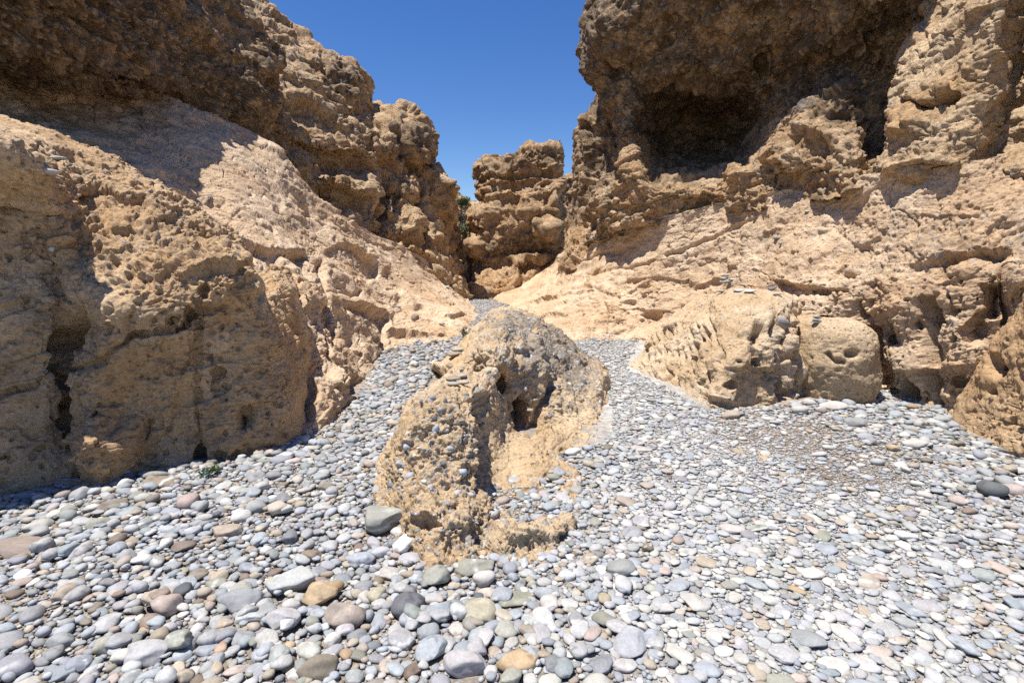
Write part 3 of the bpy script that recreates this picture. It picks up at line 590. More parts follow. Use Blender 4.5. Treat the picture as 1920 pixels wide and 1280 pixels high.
def buttress():
    r = [
     [(1790, -300, 7.8), (1775, -200, 7.6), (1800, -180, 6.8), (1880, -160, 6.0), (1925, -150, 6.1), (1990, -160, 5.6), (2250, -200, 4.4)],
     [(1775, -100, 7.8), (1760, -40, 7.4), (1800, -30, 6.5), (1872, -20, 5.75), (1915, -10, 6.0), (1985, -10, 5.5), (2250, -60, 4.4)],
     [(1745, 60, 7.8), (1708, 62, 7.2), (1770, 70, 6.3), (1868, 80, 5.6), (1905, 85, 6.0), (1975, 85, 5.5), (2250, 60, 4.4)],
     [(1730, 130, 7.8), (1674, 140, 7.0), (1745, 150, 6.1), (1862, 150, 5.5), (1898, 152, 5.95), (1970, 150, 5.4), (2250, 130, 4.4)],
     [(1720, 190, 7.7), (1664, 205, 6.85), (1735, 215, 5.95), (1850, 212, 5.45), (1885, 212, 5.85), (1965, 210, 5.35), (2250, 200, 4.35)],
     [(1715, 250, 7.6), (1660, 262, 6.7), (1725, 262, 5.85), (1835, 260, 5.4), (1872, 262, 5.75), (1950, 262, 5.3), (2250, 260, 4.3)],
     [(1705, 300, 7.4), (1640, 310, 6.6), (1715, 305, 5.8), (1822, 300, 5.35), (1862, 298, 5.5), (1930, 285, 5.2), (2250, 290, 4.1)],
     [(1700, 350, 7.2), (1625, 355, 6.6), (1712, 345, 5.85), (1815, 332, 5.35), (1860, 325, 5.3), (1930, 310, 5.0), (2250, 330, 3.9)],
     [(1700, 420, 7.2), (1625, 425, 6.6), (1712, 415, 5.9), (1815, 402, 5.4), (1860, 395, 5.3), (1930, 380, 5.0), (2250, 400, 3.9)],
    ]
    r.insert(0, off(r[0], 1.0, 0.8, 1.2)); r.insert(0, off(r[0], 5, 3, 1.0))
    st = [('crack', [(1700, 170), (1690, 215), (1705, 250)], 6, 0.10), ('ledge', [(1680, 180), (1740, 190), (1790, 170)], 22, 20, 0.08, 0.12), ('bump', 1700, 225, 30, 36, 0.12), ('pit', 1765, 180, 18, 14, 0.12), ('crack', [(1720, 20), (1730, 90), (1700, 150)], 4, 0.05),
          ('ledge', [(1660, 318), (1730, 300), (1800, 312)], 12, 12, 0.08, 0.14), ('pit', 1745, 325, 12, 10, 0.12), ('bump', 1690, 315, 40, 14, 0.1)]
    return rock('canyon_wall', T(r), 2.2, 81, st, tone=0.12, tone_blobs=[(1720, 265, 50, 20, 0.5)], clast=0.15, clast_blobs=[(1720, 270, 60, 26, 0.6)],
         lo=(0.10, 0.9), mid=(0.05, 0.4), fine=(0.016, 0.06), strata=(0.05, 2.6), tilt=(-0.3, 0.1), csize=(0.09, 0.05), cheight=0.35, grey=0.15, facet=((0.5, 0.05), (0.2, 0.022)),
         base=[(0.54, 0.375, 0.22), (0.62, 0.46, 0.29), (0.51, 0.325, 0.165), (0.29, 0.19, 0.105)], crack=0.025)
buttress()
def right_slope():
    c = [
     [(926, 562, 17.5), (938, 549, 18.4), (968, 530, 19.4), (990, 508, 20.2), (1005, 492, 21)],
     [(952, 577, 15.4), (965, 562, 16.4), (995, 535, 17.8), (1020, 508, 19), (1035, 488, 20)],
     [(990, 604, 12.2), (1004, 578, 13.6), (1025, 540, 15.4), (1050, 500, 17.2), (1065, 460, 18)],
     [(1050, 636, 9.25), (1058, 600, 10.6), (1076, 545, 12.5), (1092, 490, 13.6), (1098, 440, 13.9)],
     [(1120, 638, 9.15), (1128, 600, 10.1), (1142, 540, 11.1), (1158, 475, 11.7), (1168, 415, 11.8)],
     [(1190, 638, 9.1), (1206, 592, 9.8), (1225, 530, 10.1), (1246, 460, 10.1), (1256, 402, 10.1)],
     [(1300, 655, 8.2), (1312, 590, 8.6), (1330, 515, 9.1), (1346, 445, 9.2), (1354, 380, 9.4)],
     [(1400, 680, 7.3), (1405, 590, 7.5), (1410, 515, 7.9), (1412, 445, 8.3), (1412, 368, 8.6)],
     [(1490, 705, 6.3), (1490, 600, 6.5), (1490, 522, 6.8), (1490, 440, 7.3), (1486, 352, 7.8)],
     [(1590, 722, 5.8), (1588, 620, 5.9), (1584, 528, 6.05), (1575, 440, 6.7), (1565, 345, 7.2)],
     [(1660, 740, 5.42), (1660, 640, 5.5), (1655, 525, 5.62), (1640, 430, 6.1), (1625, 330, 6.5)],
     [(1770, 778, 4.75), (1770, 640, 4.85), (1765, 510, 5.0), (1755, 415, 5.4), (1740, 318, 5.75)],
     [(1860, 800, 4.5), (1860, 640, 4.55), (1860, 495, 4.65), (1850, 400, 5.0), (1840, 300, 5.3)],
     [(1960, 800, 4.3), (1960, 640, 4.35), (1960, 480, 4.45), (1960, 385, 4.8), (1960, 270, 5.4)],
     [(2250, 820, 3.6), (2250, 640, 3.65), (2250, 450, 3.75), (2250, 350, 4.0), (2250, 240, 4.6)],
    ]
    for col in c:
        p = P(*col[0]); col.insert(0, (p[0] - 0.03, p[1] - 0.05, min(-0.25, p[2] - 0.3), 'w'))
    G_ = lambda x0, y0, x1, y1, w, d: ('crack', [(x0, y0), ((x0 + x1) / 2 - 2, (y0 + y1) / 2), (x1, y1)], w, d)
    st = [('ledge', [(1150, 545), (1180, 530), (1240, 525), (1320, 530), (1360, 520)], 20, 12, 0.08, 0.16), ('ledge', [(1100, 560), (1150, 575), (1200, 565)], 14, 12, 0.06, 0.12), ('pit', 1215, 588, 20, 8, 0.22), ('ledge', [(1115, 603), (1170, 600)], 10, 8, 0.06, 0.12),
          ('crack', [(1240, 480), (1300, 460), (1370, 430), (1420, 410)], 4, 0.08), ('crack', [(1060, 545), (1110, 540), (1160, 555)], 3, 0.06), ('ledge', [(1000, 600), (1030, 590), (1070, 592)], 10, 8, 0.05, 0.1),
          ('ledge', [(1450, 525), (1490, 530), (1560, 545)], 18, 14, 0.06, 0.14), ('crack', [(1470, 545), (1530, 548), (1590, 545)], 3, 0.06), ('ledge', [(1640, 500), (1720, 490), (1800, 470), (1900, 455)], 30, 26, 0.06, 0.16),
          ('crack', [(1000, 596), (1060, 575), (1120, 572), (1180, 590)], 2.5, 0.06), ('crack', [(1010, 570), (1070, 552), (1120, 548)], 2.5, 0.07), ('crack', [(1075, 610), (1130, 622), (1190, 612)], 2.5, 0.06), ('crack', [(1100, 520), (1160, 500), (1220, 500)], 2.5, 0.07), ('crack', [(1060, 500), (1110, 480), (1170, 470)], 2.5, 0.07), ('ledge', [(1040, 530), (1090, 515), (1150, 510)], 12, 8, 0.08, 0.12), ('pit', 1085, 590, 7, 5, 0.08), ('pit', 1140, 585, 8, 5, 0.08), ('pit', 1160, 560, 7, 5, 0.08), ('ledge', [(985, 575), (1015, 560), (1050, 560)], 8, 6, 0.06, 0.12), ('crack', [(1130, 560), (1140, 600), (1132, 630)], 2.5, 0.06), G_(1632, 610, 1640, 730, 16, 0.32), G_(1744, 555, 1752, 690, 9, 0.34), G_(1740, 690, 1752, 780, 10, 0.28), G_(1668, 690, 1650, 740, 7, 0.15), G_(1680, 610, 1676, 650, 9, 0.16), G_(1610, 560, 1622, 600, 9, 0.16), G_(1860, 530, 1862, 600, 14, 0.28), G_(1880, 490, 1890, 620, 7, 0.25), G_(1700, 690, 1690, 745, 9, 0.16),
          ('pit', 1765, 500, 14, 26, 0.30), ('pit', 1832, 620, 20, 26, 0.22), ('pit', 1812, 621, 8, 8, 0.15), ('pit', 1590, 515, 16, 10, 0.14), ('pit', 1700, 735, 20, 18, 0.22), ('pit', 1800, 715, 16, 10, 0.16), ('pit', 1670, 732, 8, 6, 0.12), ('pit', 1675, 605, 8, 12, 0.1), ('pit', 1690, 608, 7, 8, 0.1),
          ('pit', 1840, 590, 14, 8, 0.12), ('pit', 1790, 580, 12, 8, 0.12), ('bump', 1710, 680, 34, 40, 0.12), ('bump', 1800, 660, 34, 60, 0.10), ('bump', 1700, 590, 30, 40, 0.10), ('bump', 1900, 520, 30, 40, 0.15)]
    return rock('canyon_wall', T(c), 1.8, 91, st, tone=0.0, tone_blobs=[(1780, 450, 190, 50, 0.4)],
         clast=0.10, clast_blobs=[(1700, 450, 300, 60, 0.75), (1350, 440, 120, 50, 0.35), (1720, 570, 90, 50, 0.4)], csize=(0.06, 0.034), cheight=0.34, grey=0.22, fiss=(0.010, 0.4), facet=((0.6, 0.035), (0.22, 0.018)),
         lo=(0.07, 0.8), mid=(0.026, 0.28), fine=(0.015, 0.055), strata=(0.05, 2.3), tilt=(-0.35, 0.12), crack=0.025,
         pits=[(0.14, 0.6, 0.08, [(1740, 620, 170, 130, 1.0), (1600, 540, 80, 40, 0.8), (1500, 540, 50, 40, 0.5)]), (0.08, 0.5, 0.05, [(1740, 620, 190, 150, 1.0), (1550, 540, 120, 50, 0.8)]), (0.13, 0.4, 0.04, [(1200, 540, 220, 90, 1.0)])],
         base=[(0.50, 0.355, 0.225), (0.58, 0.44, 0.30), (0.47, 0.31, 0.18), (0.25, 0.175, 0.11)], mat=M_NEAR,
         rough_blobs=[(1760, 630, 200, 120, 0.8), (1760, 470, 200, 50, 1.1), (1250, 440, 180, 60, 0.8), (1100, 560, 130, 70, 1.6)])
right_slope()
def toe():
    r = [
     [(2060, 470, 4.2), (1945, 520, 4.45), (1890, 600, 4.5), (1835, 690, 4.6), (1790, 770, 4.8), (1768, 806, 4.85)],
     [(2070, 480, 3.7), (1958, 530, 4.0), (1900, 605, 4.15), (1848, 690, 4.35), (1797, 768, 4.55), (1774, 808, 4.6)],
     [(2080, 560, 3.4), (1965, 620, 3.7), (1915, 680, 3.9), (1865, 740, 4.12), (1818, 795, 4.35), (1785, 816, 4.45)],
     [(2110, 700, 3.05), (1990, 740, 3.4), (1935, 775, 3.65), (1880, 800, 3.9), (1833, 822, 4.15), (1795, 826, 4.35)],
     [(2140, 830, 2.85), (2010, 830, 3.2), (1945, 838, 3.48), (1888, 842, 3.75), (1842, 842, 4.0), (1803, 834, 4.25)],
     [(2130, 940, 2.85), (2010, 895, 3.22), (1945, 880, 3.5), (1888, 866, 3.75), (1842, 852, 3.98), (1803, 838, 4.2)],
     [G(2110, 1010), G(2010, 950), G(1945, 912), G(1892, 880), G(1846, 858), G(1806, 842)],
    ]
    st = [('pit', 1868, 690, 20, 24, 0.18, 0.3), ('pit', 1857, 734, 8, 7, 0.1), ('pit', 1900, 560, 16, 14, 0.15), ('ledge', [(1850, 770), (1890, 790), (1930, 800)], 18, 12, 0.06, 0.12), ('ledge', [(1810, 838), (1850, 850), (1920, 870)], 16, 16, 0.04, 0.18),
          ('crack', [(1905, 640), (1912, 700), (1920, 740)], 3, 0.05), ('crack', [(1835, 740), (1820, 790)], 3, 0.02), ('pit', 1905, 790, 14, 10, 0.12)]
    return rock('rock_spur', r, 2.0, 95, st, clast=0.05, lo=(0.06, 0.6), mid=(0.035, 0.25), fine=(0.012, 0.05), strata=(0.02, 3), csize=(0.07, 0.035), cheight=0.4, fiss=(0.008, 0.4),
         pits=[(0.11, 0.35, 0.05, ())], base=[(0.45, 0.305, 0.175), (0.53, 0.38, 0.23), (0.44, 0.275, 0.14), (0.25, 0.165, 0.09)], mat=M_NEAR)
spur = toe()

# --- the pitted boulder against the wall, and the round lobe beside it
def boulder():
    base = [G(1172, 692), G(1215, 708), G(1268, 738), G(1318, 766), G(1345, 770), G(1385, 766), G(1430, 760), G(1472, 757), G(1505, 752), G(1530, 735)]
    low = [(1176, 688, 7.0), (1216, 692, 6.55), (1270, 715, 5.85), (1320, 738, 5.2), (1346, 742, 5.0), (1386, 735, 5.0), (1430, 730, 5.1), (1474, 728, 5.18), (1508, 726, 5.3), (1530, 715, 5.7)]
    mid = [(1190, 672, 7.2), (1226, 662, 6.75), (1276, 672, 6.05), (1322, 682, 5.4), (1348, 682, 5.12), (1388, 672, 5.02), (1432, 668, 5.12), (1475, 668, 5.22), (1510, 672, 5.36), (1530, 665, 5.8)]
    upp = [(1205, 655, 7.5), (1240, 632, 7.0), (1286, 622, 6.4), (1326, 622, 5.75), (1352, 620, 5.45), (1392, 612, 5.3), (1434, 612, 5.3), (1474, 618, 5.36), (1506, 632, 5.5), (1526, 628, 5.9)]
    top = [(1216, 640, 7.8), (1254, 606, 7.4), (1296, 584, 6.9), (1334, 570, 6.3), (1360, 565, 6.0), (1396, 562, 5.8), (1436, 565, 5.75), (1470, 575, 5.7), (1497, 596, 5.75), (1518, 606, 6.1)]
    bk = [(1226, 632, 8.3), (1264, 596, 8.0), (1306, 568, 7.5), (1342, 552, 7.0), (1368, 546, 6.7), (1400, 544, 6.5), (1438, 546, 6.4), (1468, 553, 6.3), (1490, 572, 6.3), (1510, 595, 6.5)]
    bb = off(bk, 0.2, 0.7, -0.15)
    dn = off(bk, 0.3, 0.9, -1.4)
    st = [('crack', [(1320, 620), (1326, 680), (1325, 740), (1315, 770)], 4, 0.12, 1), ('crack', [(1452, 600), (1462, 650), (1466, 700), (1470, 755)], 8, 0.18, 1), ('crack', [(1503, 590), (1506, 650), (1504, 700), (1508, 755)], 6, 0.18, 1), ('crack', [(1474, 600), (1476, 680), (1474, 750)], 3, 0.08, 1),
          ('pit', 1427, 625, 18, 24, 0.22, 0.3), ('pit', 1422, 681, 13, 9, 0.22, 0.2), ('pit', 1384, 680, 6, 7, 0.08), ('ledge', [(1380, 690), (1410, 692), (1450, 690)], 10, 26, 0.06, 0.15), ('pit', 1370, 722, 14, 9, 0.14), ('bump', 1355, 742, 26, 26, 0.12), ('pit', 1352, 758, 18, 8, 0.10),
          ('crack', [(1330, 570), (1325, 590), (1340, 650)], 3, 0.06), ('crack', [(1345, 645), (1352, 665), (1358, 690)], 3, 0.06), ('pit', 1490, 670, 14, 14, 0.10), ('pit', 1488, 735, 14, 10, 0.12), ('ledge', [(1476, 608), (1495, 605), (1508, 600)], 8, 8, 0.05, 0.08)] + \
         [('pit', x + random.uniform(-3, 3), y, random.uniform(2.5, 5), random.uniform(7, 17), random.uniform(0.05, 0.13), 0.2) for x in range(1200, 1322, 11) for y in range(606 + int(abs(x - 1300) * 0.45), 735 - int((1320 - x) * 0.3), 24) if random.random() < 0.75]
    return rock('boulder', T([base, low, mid, upp, top, bk, bb, dn]), 1.6, 99, st, clast=0.05, clast_blobs=[(1465, 660, 14, 120, 0.95), (1505, 690, 9, 90, 0.9)], grey=0.45,
         lo=(0.06, 0.5), mid=(0.035, 0.22), fine=(0.010, 0.045), strata=(0.012, 4), csize=(0.08, 0.04), cheight=0.5, fiss=(0.004, 0.3), facet=((0.4, 0.03), (0.14, 0.012)),
         pits=[(0.10, 0.4, 0.06, [(1270, 650, 70, 70, 1.0)]), (0.14, 0.3, 0.04, ())],
         base=[(0.49, 0.36, 0.225), (0.56, 0.435, 0.295), (0.46, 0.32, 0.185), (0.3, 0.205, 0.12)], mat=M_NEAR, rough_blobs=[(1270, 650, 70, 80, 1.2)])
bld = boulder()
def lobe():
    t = [(594, 1535, 1570, 5.65, 0.10), (598, 1520, 1588, 5.62, 0.22), (606, 1508, 1602, 5.6, 0.33), (622, 1500, 1615, 5.58, 0.42), (650, 1495, 1622, 5.55, 0.47), (690, 1493, 1624, 5.55, 0.48), (725, 1494, 1615, 5.55, 0.46), (750, 1495, 1606, 5.56, 0.42), (775, 1495, 1600, 5.58, 0.40)]
    st = [('pit', 1598, 662, 14, 12, 0.08), ('crack', [(1552, 655), (1562, 672), (1588, 678)], 4, 0.07), ('crack', [(1546, 704), (1562, 704)], 4, 0.03)]
    return rock('boulder', None, 1.9, 103, st, V=rings(t, e=0.8, dense=1.9), wrap=True, clast=0.0, lo=(0.04, 0.45), mid=(0.025, 0.2), fine=(0.010, 0.05), strata=(0.006, 4), fiss=(0.003, 0.3), pits=[(0.12, 0.25, 0.02, ())],
         base=[(0.48, 0.355, 0.22), (0.55, 0.425, 0.285), (0.46, 0.325, 0.19), (0.3, 0.215, 0.12)], mat=M_NEAR)
lob = lobe()

# --- the conglomerate outcrop in the middle of the riverbed
def outcrop():
    r = [
     [(700, 1075, 2.28), (735, 1075, 2.28), (775, 1080, 2.27), (820, 1082, 2.26), (865, 1082, 2.26), (905, 1080, 2.27), (950, 1080, 2.27), (1000, 1075, 2.28), (1030, 1070, 2.3), (1060, 1065, 2.32)],
     [(700, 1060, 2.42), (742, 1030, 2.44), (775, 1018, 2.44), (820, 1005, 2.44), (865, 1005, 2.45), (905, 1040, 2.4), (945, 1000, 2.42), (1000, 992, 2.46), (1040, 1008, 2.46), (1062, 1045, 2.45)],
     [(700, 1010, 2.62), (732, 985, 2.62), (770, 950, 2.62), (815, 930, 2.64), (860, 945, 2.64), (905, 990, 2.63), (940, 986, 2.63), (1005, 970, 2.64), (1042, 978, 2.63), (1070, 1005, 2.63)],
     [(695, 965, 2.85), (722, 935, 2.84), (762, 890, 2.84), (812, 868, 2.84), (862, 878, 2.84), (900, 905, 2.84), (922, 962, 2.85), (1000, 960, 2.86), (1040, 964, 2.86), (1080, 968, 2.86)],
     [(700, 930, 3.1), (726, 870, 3.08), (765, 800, 3.06), (812, 770, 3.05), (862, 772, 3.05), (898, 795, 3.08), (916, 915, 3.1), (1000, 918, 3.12), (1045, 921.5, 3.12), (1090, 925, 3.12)],
     [(712, 885, 3.5), (745, 800, 3.46), (785, 742, 3.42), (838, 724, 3.4), (880, 730, 3.42), (908, 752, 3.45), (930, 845, 3.5), (1000, 855, 3.52), (1045, 866.5, 3.54), (1090, 878, 3.55)],
     [(745, 835, 4), (770, 770, 3.98), (800, 725, 3.95), (848, 704, 3.95), (890, 700, 3.98), (925, 708, 4), (965, 790, 4), (1030, 798, 4.02), (1080, 815, 4.04), (1130, 832, 4.05)],
     [(758, 812, 4.3), (778, 758, 4.3), (806, 728, 4.28), (848, 706, 4.26), (888, 706, 4.26), (920, 745, 4.26), (962, 788, 4.26), (1010, 800, 4.28), (1075, 795, 4.3), (1150, 818, 4.35)],
     [(766, 795, 4.52), (788, 742, 4.5), (818, 712, 4.48), (856, 694, 4.46), (892, 668, 4.44), (924, 648, 4.42), (962, 678, 4.42), (1010, 732, 4.46), (1075, 765, 4.5), (1152, 806, 4.55)],
     [(780, 768, 5.1), (806, 718, 5.1), (842, 690, 5.08), (878, 668, 5.05), (908, 624, 5.02), (940, 606, 5.0), (990, 638, 5.0), (1045, 690, 5.02), (1098, 728, 5.05), (1152, 772, 5.1)],
     [(796, 728, 5.9), (824, 692, 5.9), (858, 668, 5.9), (892, 636, 5.88), (920, 598, 5.86), (948, 586, 5.85), (1000, 602, 5.85), (1052, 645, 5.86), (1102, 690, 5.88), (1142, 730, 5.9)],
     [(815, 698, 6.8), (842, 662, 6.8), (880, 628, 6.8), (915, 592, 6.8), (950, 578, 6.8), (995, 590, 6.8), (1045, 622, 6.8), (1090, 662, 6.8), (1109, 683.5, 6.8), (1128, 705, 6.8)],
     [(835, 690, 7.5), (855, 660, 7.6), (885, 632, 7.7), (920, 598, 7.8), (952, 586, 7.8), (992, 598, 7.8), (1038, 625, 7.7), (1078, 656, 7.6), (1096.5, 675.5, 7.55), (1115, 695, 7.5)],
     [(850, 690, 8.2), (868, 680, 8.4), (892, 670, 8.6), (922, 660, 8.8), (952, 655, 8.9), (990, 660, 8.8), (1030, 668, 8.6), (1068, 680, 8.4), (1086.5, 685, 8.3), (1105, 690, 8.2)],
    ]
    for row in r:
        p, q = P(*row[0]), P(*row[-1]); row.insert(0, (p[0] - 0.08, p[1], -0.3, 'w')); row.append((q[0] + 0.08, q[1], -0.3, 'w'))
    r.insert(0, [((P(*c) if len(c) == 3 else np.array(c[:3]))[0], 2.2, -0.3, 'w') for c in r[0]])
    st = [('crack', [(905, 745), (912, 800), (910, 860), (905, 915)], 8, 0.14, 1), ('pit', 976, 770, 15, 32, 0.28), ('pit', 940, 715, 13, 20, 0.16), ('bump', 925, 665, 24, 16, 0.10), ('bump', 1000, 700, 24, 26, 0.08),
          ('pit', 800, 695, 20, 26, 0.10), ('ledge', [(780, 740), (800, 705), (830, 680)], 10, 14, 0.06, 0.10), ('bump', 930, 690, 20, 24, 0.08), ('crack', [(985, 815), (1010, 770), (1030, 740), (1040, 700)], 8, 0.12), ('bump', 1120, 700, 20, 40, 0.10), ('pit', 800, 985, 22, 14, 0.08), ('pit', 905, 1010, 12, 24, 0.08), ('bump', 790, 975, 26, 18, 0.06), ('bump', 850, 990, 26, 22, 0.05), ('bump', 990, 1000, 40, 16, 0.05), ('bump', 1055, 985, 20, 16, 0.05)]
    return rock('rock_outcrop', r, 1.6, 107, st, clast=0.35, clast_blobs=[(820, 850, 90, 130, 0.75), (1010, 660, 110, 90, 0.95), (940, 610, 60, 30, 0.9), (950, 850, 50, 60, 0.02), (1040, 810, 60, 40, 0.05), (860, 660, 40, 30, 0.15), (760, 780, 20, 50, 0.1), (850, 1000, 90, 50, 0.8)],
         lo=(0.04, 0.4), mid=(0.022, 0.18), fine=(0.007, 0.03), strata=(0.010, 5), csize=(0.05, 0.026), cheight=0.36, grey=0.5, crack=0.012, facet=((0.3, 0.028), (0.11, 0.014)), tone_blobs=[(1040, 670, 95, 85, 0.85), (960, 610, 55, 32, 0.8)], fiss=(0.014, 0.30), fdir=(0.75, 0.2, 0.62),
         base=[(0.50, 0.36, 0.215), (0.57, 0.435, 0.28), (0.47, 0.32, 0.175), (0.25, 0.20, 0.145)], mat=M_NEAR, rough_blobs=[(950, 850, 50, 60, 0.35), (1010, 680, 100, 90, 1.7), (850, 1000, 100, 50, 1.3), (845, 690, 30, 25, 0.4)])
out = outcrop()

tag(blk, 'massive tan sandstone block with a dark vertical crack and a shaded face above the cobbles', 'rock')
tag(stk, 'free-standing brown rock stack with a stepped flat top closing the canyon', 'rock')
tag(spur, 'low pitted rock spur with an undercut foot running down from the wall to the cobbles', 'rock')
tag(bld, 'pale tan boulder with deep round holes and a ribbed flank against the canyon wall', 'boulder')
tag(lob, 'smooth rounded pale boulder with one curved scar, wedged beside the deeply holed boulder', 'boulder')
tag(out, 'ridge of pebbly tan conglomerate rising from the middle of the stone riverbed', 'rock outcrop')
for o, _, _ in ROCKS:
    if o.name.startswith('canyon_wall'): tag(o, kind='structure')
# =====================================================================================
# the riverbed: a sheet of gravel, and the stones that lie on it
# =====================================================================================
def gz(x, y):
    p = np.stack([x, y, np.zeros_like(x)], 1)
    return 0.03 * fbm(p / 1.3, 3, 200) + 0.010 * fbm(p / 0.35, 2, 205)

RIGHTZ = [(1500, 1150, 420, 260, 1.0), (1350, 900, 260, 140, 1.0), (1180, 720, 110, 110, 1.0), (1900, 1200, 260, 140, 0.7)]
def ground():
    xs = np.concatenate([np.linspace(-200, -9, 12), np.linspace(-8, 8, 500), np.linspace(9, 200, 12)])
    ys = np.concatenate([np.linspace(-60, -1, 14), np.linspace(-0.5, 8, 400), np.linspace(8.1, 24, 160), np.linspace(25, 300, 14)])
    X, Y = np.meshgrid(xs, ys); x, y = X.ravel(), Y.ravel()
    V = np.stack([x, y, gz(x, y) - 0.006], 1)
    n = fbm(V / 0.5, 4, 210)[:, None]
    dd, hid = worley(V / 0.03, 215)
    stone = RT[hid][:, 1:2]
    far = sstep(6, 10, y)[:, None]
    qx, qy = proj(V)
    patch = blobs(qx, qy, [(1500, 800, 150, 50, 1.0), (1600, 870, 130, 50, 0.8), (960, 940, 70, 60, 0.9)], 0.0)[:, None] * (y > 1.2)[:, None]
    sand = sstep(-0.1, 0.35, fbm(V / 0.9 + 5, 3, 212))[:, None]
    c = (np.array([0.27, 0.235, 0.195]) * (1 - sand) + np.array([0.33, 0.265, 0.19]) * sand)
    c = c * (1 - far) + np.array([0.35, 0.335, 0.31]) * far
    pale = blobs(qx, qy, RIGHTZ, 0.0)[:, None] * (y > 1.0)[:, None]
    c = c * (1 - pale) + pale * np.array([0.42, 0.40, 0.37])
    c = c * (1 - patch) + patch * np.array([0.30, 0.235, 0.18])
    c = c * (0.75 + 0.5 * stone) + 0.03 * n
    V[:, 2] += 0.006 * (1 - np.clip(dd, 0, 1)) * (np.abs(x) < 8)
    idx = np.arange(len(V)).reshape(X.shape)
    q = np.stack([idx[:-1, :-1], idx[:-1, 1:], idx[1:, 1:], idx[1:, :-1]], -1).reshape(-1, 4)
    o = mesh_from('riverbed', V, q.ravel(), 4, np.clip(c, 0.02, 1), M_GRAVEL)
    tag(o, kind='structure')
    return o
print('T', time.time() - _T0); bed = ground()

def in_poly(px, py, poly):
    ins = np.zeros(np.shape(px), bool); n = len(poly); j = n - 1
    for i in range(n):
        xi, yi = poly[i]; xj, yj = poly[j]
        if yi != yj:
            m = ((yi > py) != (yj > py)) & (px < (xj - xi) * (py - yi) / (yj - yi) + xi)
            ins ^= m
        j = i
    return ins

BED = [(-420, 1330), (-420, 1035), (-180, 980), (0, 931), (145, 905), (300, 880), (430, 866), (540, 832), (605, 803), (652, 770), (688, 718), (718, 660), (775, 638), (842, 634), (895, 600),
       (882, 572), (872, 556), (935, 560), (962, 578), (995, 606), (1052, 630), (1200, 630), (1172, 688), (1268, 738), (1320, 768), (1385, 766), (1470, 757), (1610, 746), (1650, 733), (1765, 765), (1790, 800), (1830, 822), (1890, 845),
       (1970, 878), (2080, 930), (2320, 1060), (2320, 1330)]
OUTC = [(712, 940), (740, 840), (766, 795), (780, 766), (796, 728), (815, 698), (850, 668), (980, 655), (1100, 668), (1128, 700), (1145, 735), (1152, 772), (1150, 806), (1135, 835), (1060, 850), (1000, 862), (930, 858), (908, 930), (905, 1035), (860, 1052), (775, 1050), (748, 1000)]

MOUND = [(925, 1042), (932, 1005), (960, 985), (1010, 975), (1060, 982), (1080, 1000), (1045, 1042)]
# ---- stone shapes
def ico(sub):
    bm = bmesh.new(); bmesh.ops.create_icosphere(bm, subdivisions=sub, radius=1.0)
    v = np.array([x.co for x in bm.verts]); f = np.array([[x.index for x in p.verts] for p in bm.faces]); bm.free()
    return v, f
ICO = {k: ico(k) for k in (1, 2, 3, 4)}

def stone_shape(sub, seed, facets=None, e=None):
    r = np.random.default_rng(seed)
    v, f = ICO[sub]
    e = e or r.uniform(0.75, 1.0)
    u = np.sign(v) * np.abs(v) ** e; u /= np.max(np.linalg.norm(u, axis=1))
    w = v * (np.linalg.norm(u, axis=1, keepdims=True) ** 0.8)
    for k in range(facets if facets is not None else r.integers(5, 14)):
        n = r.normal(size=3); n /= np.linalg.norm(n); h = r.uniform(0.55, 0.92)
        d = w @ n; ex = np.clip(d - h, 0, None); w = w - np.outer(ex * 0.8, n)
    w = w * (1 + 0.16 * fbm(v * 0.9 + r.uniform(0, 99, 3), 2, seed & 255)[:, None])
    if sub >= 3: w = w * (1 + 0.02 * fbm(v * 6 + r.uniform(0, 99, 3), 3, seed & 127)[:, None])
    mx = np.max(np.abs(w), axis=0); return w / mx
SHAPES = {k: [stone_shape(k, 1000 + 31 * k + i) for i in range(18)] for k in (1, 2)}

PAL = {'blue grey': (0.335, 0.35, 0.365), 'pale grey': (0.42, 0.413, 0.40), 'mid grey': (0.30, 0.30, 0.295), 'chalky': (0.50, 0.475, 0.43), 'tan': (0.40, 0.335, 0.255), 'pinkish': (0.43, 0.355, 0.30),
       'brown': (0.25, 0.20, 0.155), 'white': (0.68, 0.67, 0.64), 'olive grey': (0.31, 0.30, 0.25), 'orange tan': (0.46, 0.335, 0.205), 'dark grey': (0.15, 0.155, 0.163)}
PN = list(PAL)
W_LEFT = np.array([.28, .26, .13, .10, .08, .055, .035, .010, .045, .008, .008]); W_RIGHT = np.array([.17, .36, .05, .31, .045, .02, .006, .010, .025, .002, .002])

def rot_mats(yaw, tilt, taz):
    cz, sz = np.cos(yaw), np.sin(yaw)
    Z = np.zeros((len(yaw), 3, 3)); Z[:, 0, 0] = cz; Z[:, 0, 1] = -sz; Z[:, 1, 0] = sz; Z[:, 1, 1] = cz; Z[:, 2, 2] = 1
    kx, ky = np.cos(taz), np.sin(taz); c, s = np.cos(tilt), np.sin(tilt)
    Rr = np.zeros_like(Z)
    Rr[:, 0, 0] = c + kx * kx * (1 - c); Rr[:, 0, 1] = kx * ky * (1 - c); Rr[:, 0, 2] = ky * s
    Rr[:, 1, 0] = kx * ky * (1 - c); Rr[:, 1, 1] = c + ky * ky * (1 - c); Rr[:, 1, 2] = -kx * s
    Rr[:, 2, 0] = -ky * s; Rr[:, 2, 1] = kx * s; Rr[:, 2, 2] = c
    return Rr @ Z

